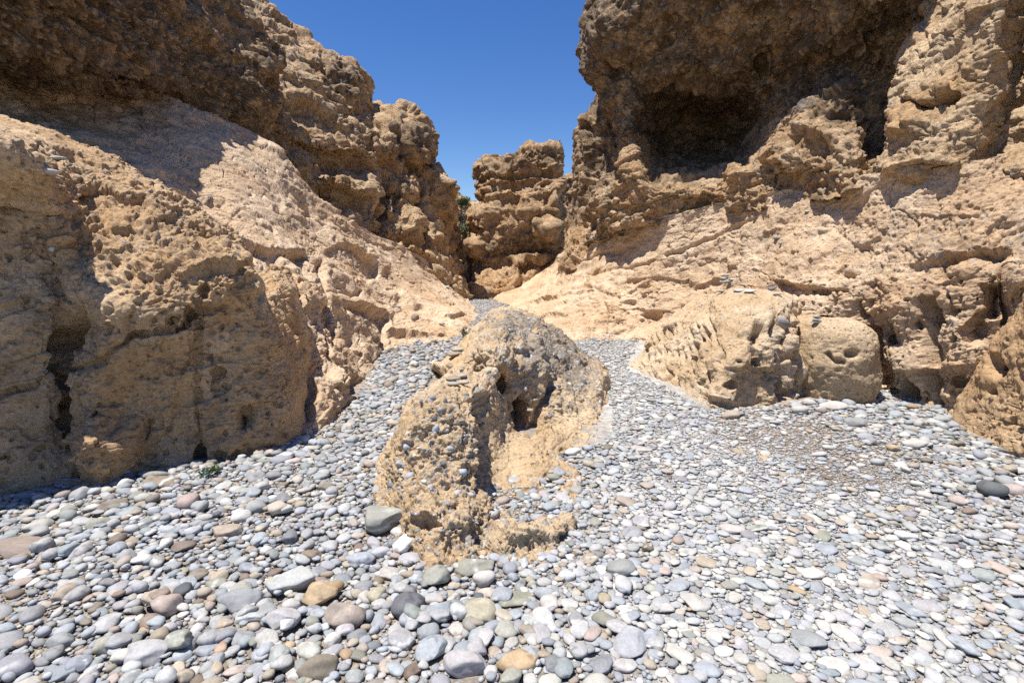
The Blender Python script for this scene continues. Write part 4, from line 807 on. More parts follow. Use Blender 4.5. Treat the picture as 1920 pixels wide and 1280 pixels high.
# ---- occupancy and height of what already lies there
CELL = 0.006; X0, Y0 = -4.6, 0.9; NX, NY = 1750, 3100
OCC = np.zeros((NX, NY), bool); HGT = np.zeros((NX, NY), F32)
_disc = {}
def disc(r):
    k = max(1, int(round(r / CELL)))
    if k not in _disc:
        g = np.arange(-k, k + 1); a, b = np.meshgrid(g, g, indexing='ij'); d2 = (a * a + b * b) / (k * k + 0.3)
        _disc[k] = (k, d2 <= 1, np.sqrt(np.clip(1 - d2, 0, 1)).astype(F32))
    return _disc[k]
def settle(x, y, r, ct, c, frac):
    """find the support under a disc and stamp a stone of half-height c there; None when the place is taken"""
    i, j = int((x - X0) / CELL), int((y - Y0) / CELL)
    k, m, dome = disc(r)
    if i < k or j < k or i >= NX - k - 1 or j >= NY - k - 1: return None
    o = OCC[i - k:i + k + 1, j - k:j + k + 1]
    if ct < 1 and np.count_nonzero(o & m) > ct * np.count_nonzero(m): return None
    h = HGT[i - k:i + k + 1, j - k:j + k + 1]
    base = float(h[m].mean()) * 0.75
    top = base + c * (1 + frac) * dome
    np.maximum(h, top * m, out=h); o |= m
    return base + c * frac

ST = []    # every stone: x, y, z, a, b, c, yaw, tilt, taz, colour index, shade, seed
def add_stone(x, y, a, b, c, yaw, ct, frac, colour, tilt=None, shade=1.0, landmark=None):
    r = 0.5 * (a + b) * 0.95
    z = settle(x, y, r, ct, c, frac)
    if z is None: return None
    t = abs(random.gauss(0, 0.16)) if tilt is None else tilt
    ST.append([x, y, z, a, b, c, yaw, t, random.uniform(0, 6.28), colour, shade, len(ST), landmark])
    return ST[-1]

# landmark stones: px, py of the middle, width and height in the photo, colour, flatness, yaw, words
LAND = [
 (755, 1018, 40, 50, 'white', 1.0, 1.25, 'white egg-shaped cobble propped against the foot of the rocky outcrop', 'white egg cobble'),
 (716, 974, 84, 70, 'olive grey', 0.9, 0.2, 'big olive brown angular boulder with a dark notch beside the outcrop', 'notched boulder'),
 (545, 1093, 88, 46, 'pale grey', 0.8, 0.25, 'long pale grey speckled cobble behind the orange tan cobble', 'long speckled cobble'),
 (598, 1115, 62, 52, 'orange tan', 0.95, 0.1, 'rounded orange tan cobble with a chipped edge', 'orange tan cobble'),
 (648, 1156, 82, 50, 'brown', 0.75, -0.1, 'lumpy orange brown cobble just in front of the orange tan cobble', 'lumpy brown cobble'),
 (763, 1138, 58, 54, 'dark grey', 0.85, 0.75, 'smooth dark grey oval cobble tilted up on its neighbours', 'dark tilted cobble'),
 (826, 1153, 62, 42, 'blue grey', 0.9, 0.0, 'round blue grey cobble touching the tilted dark grey cobble', 'round blue grey cobble'),
 (890, 1064, 78, 33, 'olive grey', 0.7, -0.1, 'long flat greenish grey cobble at the front foot of the outcrop', 'flat greenish cobble'),
 (906, 1088, 45, 30, 'chalky', 0.9, 0.0, 'cream pebble lying against the flat greenish grey cobble', 'cream cobble'),
 (815, 1082, 55, 46, 'olive grey', 0.9, 0.6, 'olive grey cobble with a dark chipped corner below the outcrop', 'chipped olive cobble'),
 (306, 1136, 52, 52, 'pinkish', 1.0, 0.0, 'blocky pink grey cobble with a flat square face', 'square pink cobble'),
 (445, 1127, 76, 46, 'mid grey', 0.8, 0.2, 'large grey cobble with one broken corner', 'broken grey cobble'),
 (470, 1156, 52, 30, 'pale grey', 0.6, 0.15, 'pale slab-like cobble with a shaded underside before the broken grey cobble', 'pale slab cobble'),
 (528, 1166, 60, 48, 'pale grey', 0.9, -0.3, 'round pale grey cobble crossed by a dark crack', 'cracked pale cobble'),
 (264, 1236, 82, 38, 'pale grey', 0.8, 0.05, 'long pale grey oval cobble with a darker end', 'long pale oval cobble'),
 (205, 1216, 54, 34, 'olive grey', 0.8, 0.15, 'olive grey oval cobble behind the long pale oval one', 'olive oval cobble'),
 (875, 1250, 78, 48, 'pale grey', 0.85, 0.0, 'large pale speckled oval cobble beside the peach cobble', 'speckled oval cobble'),
 (968, 1249, 70, 38, 'orange tan', 0.75, -0.15, 'smooth peach coloured cobble shaped like a bean', 'peach bean cobble'),
 (808, 1222, 56, 48, 'blue grey', 0.85, 0.3, 'blue grey round cobble leaning on another above the speckled oval', 'leaning blue grey cobble'),
 (594, 1258, 66, 42, 'brown', 0.85, 0.35, 'dark tan blocky cobble with rubbed corners', 'dark tan block'),
 (22, 1258, 56, 46, 'mid grey', 0.85, 0.0, 'grey round cobble in the very corner of the stones', 'corner grey cobble'),
 (32, 1027, 92, 26, 'brown', 0.45, 0.05, 'long flat brown slab of stone lying near the split block', 'brown slab'),
 (1073, 853, 34, 19, 'white', 0.8, 0.0, 'small bright white cobble beside the sandy flank of the outcrop', 'small white cobble'),
 (1370, 778, 40, 20, 'tan', 0.8, 0.05, 'flat tan cobble at the foot of the pitted boulder', 'flat tan cobble'),
 (1501, 770, 33, 25, 'chalky', 1.0, 0.0, 'squared beige block of stone in front of the round boulder', 'squared beige stone'),
 (1866, 918, 50, 48, 'dark grey', 1.0, 0.4, 'big dark mottled cobble beneath the rock spur', 'dark mottled cobble'),
 (1904, 914, 38, 38, 'pinkish', 0.8, -0.6, 'smooth peach cobble leaning on the dark mottled cobble', 'leaning peach cobble'),
 (1424, 988, 36, 14, 'olive grey', 0.6, 0.0, 'dark greenish flat pebble alone on the pale gravel', 'greenish flat pebble'),
 (1213, 1034, 25, 19, 'brown', 1.0, 0.0, 'small brown pebble crossed by a white vein', 'veined brown pebble'),
 (1339, 887, 32, 15, 'chalky', 0.7, 0.0, 'pale bun-shaped pebble alone in the fine gravel', 'pale bun pebble'),
 (505, 848, 27, 19, 'pinkish', 0.9, 0.0, 'round pinkish brown cobble tucked against the split block', 'round pinkish cobble'),
 (241, 891, 25, 22, 'dark grey', 1.0, 0.0, 'dark grey round cobble against the sunlit knob of the split block', 'dark round cobble'),
 (1162, 1072, 62, 26, 'mid grey', 0.75, -0.05, 'long dark grey cobble between the outcrop and the pale gravel', 'long dark cobble'),
 (673, 1046, 56, 28, 'blue grey', 0.7, 0.0, 'flat dark blue cobble near the white egg-shaped cobble', 'flat blue cobble'),
 (1720, 832, 54, 22, 'chalky', 0.6, 0.05, 'wide pale slab among the cobbles below the rock spur', 'wide pale slab'),
 (1610, 793, 46, 20, 'mid grey', 0.7, -0.2, 'grey loaf-shaped cobble with dark underside under the pitted wall', 'grey loaf cobble'),
 (1676, 838, 26, 20, 'orange tan', 0.9, 0.0, 'orange tan cobble beside the wide pale slab', 'small orange cobble'),
 (1565, 762, 54, 18, 'chalky', 0.6, -0.1, 'low white and brown cobble next to the squared beige stone', 'white brown cobble'),
 (1797, 832, 24, 15, 'brown', 0.9, 0.0, 'brown round cobble just under the toe of the rock spur', 'toe brown cobble'),
 (135, 905, 62, 12, 'tan', 0.5, 0.0, 'thin tan slab lying along the base of the split block', 'thin tan slab'),
 (300, 910, 66, 22, 'brown', 0.6, -0.05, 'long brown cobble in front of the split block', 'long brown cobble'),
 (290, 895, 44, 22, 'olive grey', 0.6, 0.3, 'tilted grey slab behind the long brown cobble', 'tilted grey slab'),
 (945, 1248, 30, 20, 'mid grey', 0.9, 0.2, 'dark pebble wedged beside the peach bean cobble', 'wedged dark pebble'),
 (420, 1000, 60, 26, 'tan', 0.6, 0.0, 'flat tan cobble among grey ones on the open stone bed', 'flat tan bed cobble'),
 (860, 940, 26, 17, 'blue grey', 0.8, 0.0, 'blue grey cobble stuck on the front face of the outcrop', 'outcrop blue cobble'),
 (885, 985, 36, 22, 'blue grey', 0.8, -0.4, 'blue grey speckled cobble in the dirt beside the outcrop', 'dirt blue cobble'),
 (925, 995, 34, 26, 'brown', 0.8, 0.0, 'brown angular cobble in the hollow of the outcrop', 'hollow brown cobble'),
 (915, 1012, 22, 16, 'blue grey', 0.8, 0.0, 'small blue pebble in front of the brown angular cobble', 'hollow blue pebble'),
]
LM = {}
for (px, py, wp, hp, cn, fl, yaw, words, short) in LAND:
    D = GD(py + hp * 0.25); p = P(px, py + hp * 0.25, D)
    mpp = math.hypot(D, CAMZ) / FPX * 0.97
    a = wp * mpp / 2; c = min(a * fl * 0.72, hp * mpp / 2 * 0.85); b = max(min(a * 0.95, (hp * mpp / 2 - c * 0.55) / 0.55 if hp * mpp / 2 > c * 0.55 else a * 0.6), a * 0.6)
    if hp > wp * 1.1: b, a = a, hp * mpp / 2
    s = add_stone(p[0], p[1] + b * 0.3, a, b, c, yaw, 2, 0.55, PN.index(cn), tilt=0.12, landmark=(words, short))

PATCHF = lambda px, py: float(blobs(np.array([px]), np.array([py]), [(1500, 800, 150, 50, 1.0), (1600, 870, 130, 50, 0.8), (960, 940, 70, 60, 0.9)], 0.0)[0])
def scatter(n, smin, smax, dmax, ct, weight, frac=(0.15, 0.55), flat=None, dmin=1.3):
    """n tries per square metre, uniform over the bed, where weight(px,py) allows"""
    n = int(n * 1.41 * (dmax ** 2 - dmin ** 2))
    y = np.sqrt(rng.random(n) * (dmax ** 2 - dmin ** 2) + dmin ** 2) if True else None
    u = rng.uniform(-1.42, 1.40, n); x = u * y
    pz = np.stack([x, y, np.zeros(n)], 1); px, py = proj(pz)
    ok = in_poly(px, py, BED) & ~in_poly(px, py, OUTC) & ~in_poly(px, py, MOUND) & (rng.random(n) < weight(px, py))
    ok &= (np.abs(px - 960) < 1010) | (rng.random(n) < 0.5)
    sz = smin * (smax / smin) ** (rng.random(n) ** 1.3)
    ok &= sz * FPX / np.hypot(y, CAMZ) > 3.2
    for i in np.nonzero(ok)[0]:
        right = float(blobs(np.array([px[i]]), np.array([py[i]]), RIGHTZ, 0.0)[0])
        a = sz[i] / 2; b = a * random.uniform(0.6, 0.95)
        c = b * (random.uniform(0.36, 0.82) * (1 - right) + random.uniform(0.17, 0.42) * right)
        ci = int(rng.choice(len(PN), p=(W_LEFT * (1 - right) + W_RIGHT * right) / np.sum(W_LEFT * (1 - right) + W_RIGHT * right)))
        if sz[i] < 0.033 and PATCHF(px[i], py[i]) > 0.4 and random.random() < 0.75: ci = PN.index(random.choice(('brown', 'brown', 'olive grey', 'mid grey', 'pinkish')))
        yaw = random.gauss(0.0, 0.7) if random.random() < 0.6 else random.uniform(0, 6.28)
        add_stone(x[i], y[i], a, b, c, yaw, ct, random.uniform(*frac) * (1 - 0.35 * right), ci, shade=random.uniform(0.8, 1.12) * (1 - right) + random.uniform(0.92, 1.08) * right, tilt=abs(random.gauss(0, 0.15)))
FINE = [(1480, 830, 200, 62, 1.0), (1620, 900, 170, 70, 0.9), (1330, 870, 130, 60, 0.6), (90, 1170, 150, 80, 0.7), (960, 960, 70, 60, 0.8)]
COARSE = [(680, 1170, 420, 110, 1.0), (760, 720, 130, 150, 1.0), (560, 850, 120, 60, 0.9), (1720, 800, 160, 50, 1.0), (1600, 765, 90, 20, 1.0), (1880, 900, 100, 60, 1.0), (250, 1220, 260, 90, 0.7), (200, 960, 260, 60, 0.8)]
wC = lambda lo, hi: (lambda px, py: lo + (hi - lo) * blobs(px, py, COARSE, 0.0) * (1 - blobs(px, py, FINE, 0.0)))
wF = lambda lo, hi: (lambda px, py: hi + (lo - hi) * blobs(px, py, FINE, 0.0))
scatter(25, 0.11, 0.18, 12, 0.03, wC(0.04, 0.9))
scatter(220, 0.075, 0.135, 13, 0.05, lambda px, py: wC(0.30, 1.0)(px, py) * wF(0.02, 1)(px, py))
scatter(900, 0.045, 0.09, 18, 0.08, wF(0.03, 1.0))
scatter(160, 0.055, 0.11, 9, 0.9, lambda px, py: wC(0.25, 0.9)(px, py) * wF(0.01, 1)(px, py), frac=(0.35, 0.8))
scatter(2600, 0.027, 0.048, 6.5, 0.16, wF(0.08, 1.0), frac=(0.1, 0.5))
scatter(700, 0.03, 0.06, 6.5, 0.85, wF(0.05, 1.0), frac=(0.3, 0.8))
scatter(7500, 0.013, 0.028, 4.2, 0.3, wF(1.0, 1.0), frac=(0.0, 0.6))
scatter(1800, 0.018, 0.030, 8, 0.25, lambda px, py: blobs(px, py, FINE, 0.0), frac=(0.0, 0.5))
print('stones', len(ST))

SA = np.array([s[:9] for s in ST], float); SC = np.array([s[9] for s in ST], int); SS = np.array([s[10] for s in ST], float)
SA[:, 2] += gz(SA[:, 0], SA[:, 1])
spx, spy = proj(SA[:, :3]); dist = np.sqrt(SA[:, 0] ** 2 + SA[:, 1] ** 2 + (CAMZ - SA[:, 2]) ** 2)
wpx = 2 * SA[:, 3] * FPX / dist
area = wpx * (SA[:, 5] + SA[:, 4] * 0.5) * FPX / dist * ((spx > 5) & (spx < 1915) & (spy < 1275))
island = np.array([s[12] is not None for s in ST])
area[island] = 1e9
N_IND = 290
single = np.argsort(-area)[:N_IND]
is_single = np.zeros(len(ST), bool); is_single[single] = True
Rm = rot_mats(SA[:, 6], SA[:, 7], SA[:, 8])
palette = np.array([PAL[k] for k in PN]) * 0.88
tintn = rng.normal(0, 0.02, (len(ST), 1)) + rng.normal(0, 0.005, (len(ST), 3))
scol = np.clip(palette[SC] * SS[:, None] + tintn, 0.03, 0.85)

def bulk():
    Vs, Fs, Cs, base = [], [], [], 0
    sh = rng.integers(0, 18, len(ST))
    for lod, m in ((2, (wpx >= 15) & ~is_single), (1, (wpx < 15) & ~is_single)):
        v0, f0 = ICO[lod]
        for k in range(18):
            ii = np.nonzero(m & (sh == k))[0]
            if not len(ii): continue
            v = SHAPES[lod][k][None] * SA[ii][:, None, 3:6]
            v = np.einsum('nij,nvj->nvi', Rm[ii], v) + SA[ii][:, None, :3]
            nv = v.shape[1]
            Vs.append(v.reshape(-1, 3)); Fs.append((f0[None] + (np.arange(len(ii)) * nv)[:, None, None] + base).reshape(-1)); base += len(ii) * nv
            Cs.append(np.repeat(scol[ii], nv, 0))
    V = np.concatenate(Vs); c = np.concatenate(Cs)
    c = c * (1 + 0.10 * fbm(V / 0.02, 2, 230)[:, None])
    print('bulk verts', len(V))
    o = mesh_from('pebbles', V, np.concatenate(Fs), 3, np.clip(c, 0.02, 0.85), M_STONE)
    tag(o, 'grey and tan river pebbles covering the canyon floor', None, None, 'stuff')
print('T', time.time() - _T0); bulk()

SIZEW = lambda w: 'large' if w > 62 else ('medium' if w > 44 else 'small')
SHAPEW = lambda a, b, c: 'flat' if c / a < 0.42 else ('long' if b / a < 0.68 else ('rounded' if c / a > 0.62 else 'oval'))
lmk = [(i, ST[i][12][1]) for i in single if ST[i][12]]
lxy = np.array([SA[i][:2] for i, _ in lmk])
used = set(s[12][0] for s in ST if s[12])
for i in single:
    s = ST[i]
    r = np.random.default_rng(5000 + i)
    w = stone_shape(4 if wpx[i] > 45 else 3, 9000 + i, facets=None) * SA[i, 3:6]
    cn = PN[SC[i]]
    cc = np.tile(scol[i], (len(w), 1))
    q = w / max(SA[i, 3], 0.02)
    cc = cc * (1 + 0.16 * fbm(q * 2.2 + i, 4, i & 255)[:, None])
    if r.random() < 0.4:
        bl = sstep(0.15, 0.4, fbm(q * 1.6 + i * 3, 3, 77))[:, None]; cc = cc * (1 - bl) + cc * bl * np.array(r.choice([0.6, 1.3]))
    if cn == 'brown' and s[12] and 'vein' in s[12][0] or r.random() < 0.10:
        n = r.normal(size=3); n /= np.linalg.norm(n)
        ve = np.exp(-((q @ n + 0.12 * fbm(q * 2, 2, 5)) / 0.05) ** 2)[:, None]; cc = cc * (1 - ve) + np.array([0.6, 0.59, 0.56]) * ve
    if s[12] and 'notch' in s[12][1]:
        w = w * (1 - 0.35 * np.exp(-((q - np.array([0.55, -0.55, 0.1])) ** 2).sum(1) / 0.06))[:, None]
    w = w @ Rm[i].T
    o = mesh_from('cobble', w, ICO[4 if wpx[i] > 45 else 3][1].ravel(), 3, np.clip(cc, 0.02, 0.85), M_STONE, loc=tuple(SA[i, :3]))
    if s[12]:
        tag(o, s[12][0], 'cobble')
    else:
        d = np.hypot(*(lxy - SA[i, :2]).T); od = np.argsort(d)
        a1, a2, a3 = lmk[od[0]], lmk[od[1]], lmk[od[2]]
        b_ = f"{SIZEW(wpx[i])} {SHAPEW(*SA[i, 3:6])} {cn} cobble"
        near = SA[i, 1] < lxy[od[0], 1]
        cands = [f"{b_} close to the {a1[1]}", f"{b_} between the {a1[1]} and the {a2[1]}", f"{b_} {'in front of' if near else 'behind'} the {a1[1]}",
                 f"{b_} {'in front of' if near else 'behind'} the {a1[1]}, towards the {a2[1]}", f"{b_} {'in front of' if near else 'behind'} the {a1[1]}, towards the {a3[1]}",
                 f"{b_} with worn edges {'before' if near else 'beyond'} the {a1[1]}", f"{b_} sunk among pebbles between the {a1[1]} and {a3[1]}", f"{b_} sunk among pebbles between the {a2[1]} and {a3[1]}"]
        lab = next((c_ for c_ in cands if c_ not in used and len(c_.replace('-', ' ').split()) <= 16), cands[0])
        used.add(lab)
        tag(o, lab, 'cobble', 'loose cobbles on the riverbed')
# =====================================================================================
# stones on the rock, pebbles set in the outcrop, shrubs
# =====================================================================================
bpy.context.view_layer.update()
def hit(px, py, only=None):
    d = view_ray(px, py); o0 = Vector((0, 0, CAMZ)); best = None
    for o, _, _ in ROCKS:
        if only is not None and o is not only: continue
        ok, loc, nrm, idx = o.ray_cast(o0, d)
        if ok:
            t = (loc - o0).length
            if best is None or t < best[0]: best = (t, loc, nrm if nrm.dot(d) < 0 else -nrm)
    return best

def loose_stone(name, px, py, w, h, cn, label, D=None, yaw=0.0, group=None, seed=0, tilt=0.0):
    """a stone whose middle stands at (px,py) in the photo, resting at the depth of the rock below it"""
    if D is None:
        r = hit(px, py + h * 0.5); D = r[1].y if r else 6
    p = P(px, py, D); m = D / FPX * 1.0
    a, c = w * m / 2, max(h * m / 2, 0.006); b = a * 0.7
    r = np.random.default_rng(seed + int(px * 7 + py))
    v = stone_shape(3, int(px * 13 + py), facets=5) * np.array([a, b, c])
    R = rot_mats(np.array([yaw]), np.array([tilt]), np.array([1.57]))[0]
    cc = np.array(PAL[cn]) * r.uniform(0.9, 1.1) * (1 + 0.15 * fbm(v / a * 2 + px, 3, int(px) & 127)[:, None])
    o = mesh_from(name, v @ R.T, ICO[3][1].ravel(), 3, np.clip(cc, 0.02, 0.85), M_STONE, loc=tuple(p))
    tag(o, label, 'stone', group)
    return o
def Dat(px, py):
    r = hit(px, py); return r[1].y if r else 6.0
# stacked stones on the slope behind the holed boulder
d0 = Dat(1366, 535)
for px, py, w, h, cn, lab in ((1376, 530.5, 20, 6.5, 'olive grey', 'broad grey stone at the base of the little cairn above the holed boulder'), (1359, 528, 20, 7, 'mid grey', 'darker base stone of the little cairn above the holed boulder'),
                              (1374, 524, 16, 5.5, 'pale grey', 'pale middle stone of the little cairn above the holed boulder'), (1359, 521.5, 15, 5.5, 'olive grey', 'thin middle stone leaning in the little cairn above the holed boulder'),
                              (1362, 515.5, 11, 5.5, 'mid grey', 'small top stone of the little cairn above the holed boulder')):
    loose_stone('cairn_stone', px, py, w, h, cn, lab, d0, group='stones of the cairn on the slope')
for px, py, w, h, cn, lab in ((1353, 546, 20, 5, 'olive grey', 'thin flat stone lying just under the little cairn'), (1386, 544, 23, 6, 'pale grey', 'pale flat stone in the row on top of the holed boulder'),
                              (1407, 545, 23, 5, 'chalky', 'longest whitish flat stone in the row on top of the holed boulder'), (1447, 541, 14, 9, 'dark grey', 'dark upright stone at the end of the row on the holed boulder'), (1457, 551, 17, 5, 'pale grey', 'low pale stone beside the dark upright stone')):
    loose_stone('flat_stone', px, py, w, h, cn, lab)
d0 = Dat(1532, 606)
for k, (py, lab) in enumerate(((603, 'lowest flat stone of the pile on the smooth rounded boulder'), (599, 'middle flat stone of the pile on the smooth rounded boulder'), (594.5, 'topmost flat stone of the pile on the smooth rounded boulder'))):
    loose_stone('flat_stone', 1530 + k, py, 19 - k, 4.6, ('mid grey', 'pale grey', 'dark grey')[k], lab, d0, tilt=0.12, group='flat stones piled on the smooth boulder')
# stones laid on the ridge of the outcrop
for px, py, w, h, cn, lab in ((853, 664, 34, 10, 'brown', 'brown flat stone lying on the saddle of the outcrop under a paler one'), (858, 655, 28, 8, 'olive grey', 'grey flat stone on top of the brown one on the outcrop saddle'), (842, 685, 14, 13, 'tan', 'round tan pebble resting on the outcrop slope between two stone piles'),
                              (866, 692, 11, 5, 'mid grey', 'tiny flat stone above the second pile on the outcrop'), (850, 719, 26, 8, 'olive grey', 'bottom stone of the pile on the pebbly fin of the outcrop'), (868, 716, 26, 8, 'tan', 'tan lower stone of the pile on the pebbly fin of the outcrop'),
                              (850, 709, 30, 9, 'brown', 'dark brown upper stone of the pile on the pebbly fin'), (866, 704, 20, 8, 'olive grey', 'grey upper stone of the pile on the pebbly fin')):
    loose_stone('flat_stone', px, py, w, h, cn, lab)
# stones lying on the walls
for px, py, w, h, cn, lab in ((85, 321, 50, 13, 'pale grey', 'large pale blue slab at the top edge of the split block'), (108, 297, 30, 8, 'mid grey', 'thin slate lying behind the large pale slab on the split block'), (84, 305, 14, 6, 'blue grey', 'small blue stone next to the slate on the split block'), (96, 467, 13, 10, 'pale grey', 'pale pebble caught in the shaded face of the split block'),
                              (779, 595, 18, 15, 'brown', 'round dark stone under the smooth hump of the tan slope'), (699, 577, 12, 5, 'pale grey', 'lone pale stone on the tan slope above a dark crack'), (748, 575, 10, 5, 'blue grey', 'lone blue stone on the tan slope behind the round dark one'),
                              (684, 601, 11, 5, 'mid grey', 'grey chip on the ledge over the narrow cobble channel'), (707, 603, 12, 5, 'pale grey', 'pale chip on the ledge over the narrow cobble channel'), (829, 607, 12, 5, 'mid grey', 'grey chip low on the tan slope by the gravel'), (838, 538, 11, 5, 'pale grey', 'pale chip high on the tan slope near the towers'), (850, 549, 10, 4, 'mid grey', 'grey chip high on the tan slope near the towers'),
                              (1456, 447, 12, 6, 'dark grey', 'dark stone stuck in the pebbly band of the wall'), (1464, 456, 9, 5, 'mid grey', 'small grey stone below the dark one in the pebbly wall band'), (1545, 391, 8, 5, 'dark grey', 'small dark stone on the pink slope below the buttress'), (1514, 396, 12, 3, 'chalky', 'white chip on the pink slope below the buttress')):
    loose_stone('flat_stone', px, py, w, h, cn, lab)

# pebbles set in the conglomerate of the outcrop
def embed():
    spots = [(803, 778, 32, 22, 'dark grey'), (818, 803, 12, 24, 'blue grey'), (790, 834, 17, 13, 'blue grey'), (847, 840, 17, 13, 'blue grey'), (823, 860, 18, 11, 'brown'), (832, 872, 16, 11, 'dark grey'), (868, 893, 24, 18, 'blue grey'), (880, 920, 30, 15, 'pale grey'),
             (918, 703, 14, 20, 'dark grey'), (962, 640, 16, 12, 'blue grey'), (974, 652, 14, 12, 'blue grey'), (958, 630, 14, 10, 'mid grey'), (1094, 716, 20, 22, 'dark grey'), (834, 754, 10, 22, 'dark grey'), (737, 907, 24, 14, 'dark grey'), (768, 890, 22, 14, 'blue grey'), (855, 925, 18, 14, 'pale grey'), (848, 868, 12, 9, 'blue grey')]
    n0 = len(spots); r = random.Random(3)
    zones = [([(900, 590), (955, 580), (1000, 590), (1060, 640), (1120, 690), (1135, 780), (1060, 735), (1000, 690), (945, 650)], 520, 4.5, 13), ([(745, 790), (800, 735), (890, 735), (905, 790), (900, 915), (725, 925)], 230, 5, 17), ([(765, 960), (800, 930), (900, 960), (890, 1040), (770, 1040)], 120, 4, 11), ([(890, 640), (1000, 700), (1060, 790), (990, 770), (930, 720)], 90, 5, 12)]
    for poly, n, lo, hi in zones:
        xs = [q[0] for q in poly]; ys = [q[1] for q in poly]; k = 0
        while k < n:
            x, y = r.uniform(min(xs), max(xs)), r.uniform(min(ys), max(ys))
            if in_poly(np.array([x]), np.array([y]), poly)[0]:
                w = lo * (hi / lo) ** (r.random() ** 2.2); spots.append((x, y, w, w * r.uniform(0.55, 0.95), r.choice(['blue grey', 'mid grey', 'blue grey', 'pale grey', 'dark grey', 'brown', 'tan', 'chalky', 'olive grey']))); k += 1
    order = sorted(range(len(spots)), key=lambda i: -spots[i][2] * spots[i][3])
    Vs, Fs, Cs, base = [], [], [], 0
    for rank, i in enumerate(order):
        x, y, w, h, cn = spots[i]
        q = hit(x, y, out)
        if not q: continue
        m = q[0] / FPX; n = q[2]
        big = rank < 100
        v = stone_shape(2, 3000 + i, facets=12) * np.array([w * m / 2, w * m * r.uniform(0.3, 0.45), h * m / 2])
        yaw = r.uniform(-0.6, 0.6); c_, s_ = math.cos(yaw), math.sin(yaw)
        v = v @ np.array([[c_, s_, 0], [-s_, c_, 0], [0, 0, 1]]) @ rot_mats(np.array([0.]), np.array([r.uniform(-0.5, 0.5)]), np.array([1.57]))[0]
        cc = np.tile(np.clip(np.array(PAL[cn]) * r.uniform(0.75, 1.1), 0.02, 0.8), (len(v), 1)) * (1 + 0.12 * fbm(v / (w * m) * 4 + i, 2, 9)[:, None])
        ctr = np.array(q[1] - n * (w * m * (0.20 + 0.16 * r.random())))
        if big:
            o = mesh_from('embedded_pebble', v, ICO[2][1].ravel(), 3, cc, M_STONE, parent=out, loc=tuple(ctr))
        else:
            Vs.append(v + ctr); Fs.append(ICO[2][1].ravel() + base); Cs.append(cc); base += len(v)
    o = mesh_from('embedded_pebbles', np.concatenate(Vs), np.concatenate(Fs), 3, np.concatenate(Cs), M_STONE, parent=out)
    o['kind'] = 'stuff'
embed()

# ------------------------------------------------------------------ plants
def leaf_material(name, col):
    m = bpy.data.materials.new(name); m.use_nodes = True
    nt = m.node_tree; b = nt.nodes['Principled BSDF']; b.inputs['Roughness'].default_value = 0.7
    at = nd(nt, 'ShaderNodeAttribute', attribute_name='col'); nz = nd(nt, 'ShaderNodeTexNoise'); nz.inputs['Scale'].default_value = 9
    mx = nd(nt, 'ShaderNodeVectorMath', operation='SCALE'); mr = nd(nt, 'ShaderNodeMapRange'); mr.inputs['To Min'].default_value = 0.7; mr.inputs['To Max'].default_value = 1.3
    nt.links.new(nz.outputs['Fac'], mr.inputs['Value']); nt.links.new(at.outputs['Color'], mx.inputs[0]); nt.links.new(mr.outputs[0], mx.inputs['Scale']); nt.links.new(mx.outputs[0], b.inputs['Base Color'])
    return m
M_LEAF = leaf_material('leaf', None)
def stem_mesh(segs, sides=5):
    Vs, Fs = [], []
    for (p, q, r0, r1) in segs:
        p, q = np.array(p), np.array(q); d = q - p; d = d / (np.linalg.norm(d) + 1e-9)
        u = np.cross(d, [0.3, 0.9, 0.2]); u /= np.linalg.norm(u); w = np.cross(d, u); b = len(Vs)
        for k in range(sides):
            a = 2 * math.pi * k / sides; e = u * math.cos(a) + w * math.sin(a); Vs.append(p + e * r0); Vs.append(q + e * r1)
        for k in range(sides):
            j = (k + 1) % sides; Fs += [b + 2 * k, b + 2 * j, b + 2 * j + 1, b + 2 * k + 1]
    return np.array(Vs), np.array(Fs)
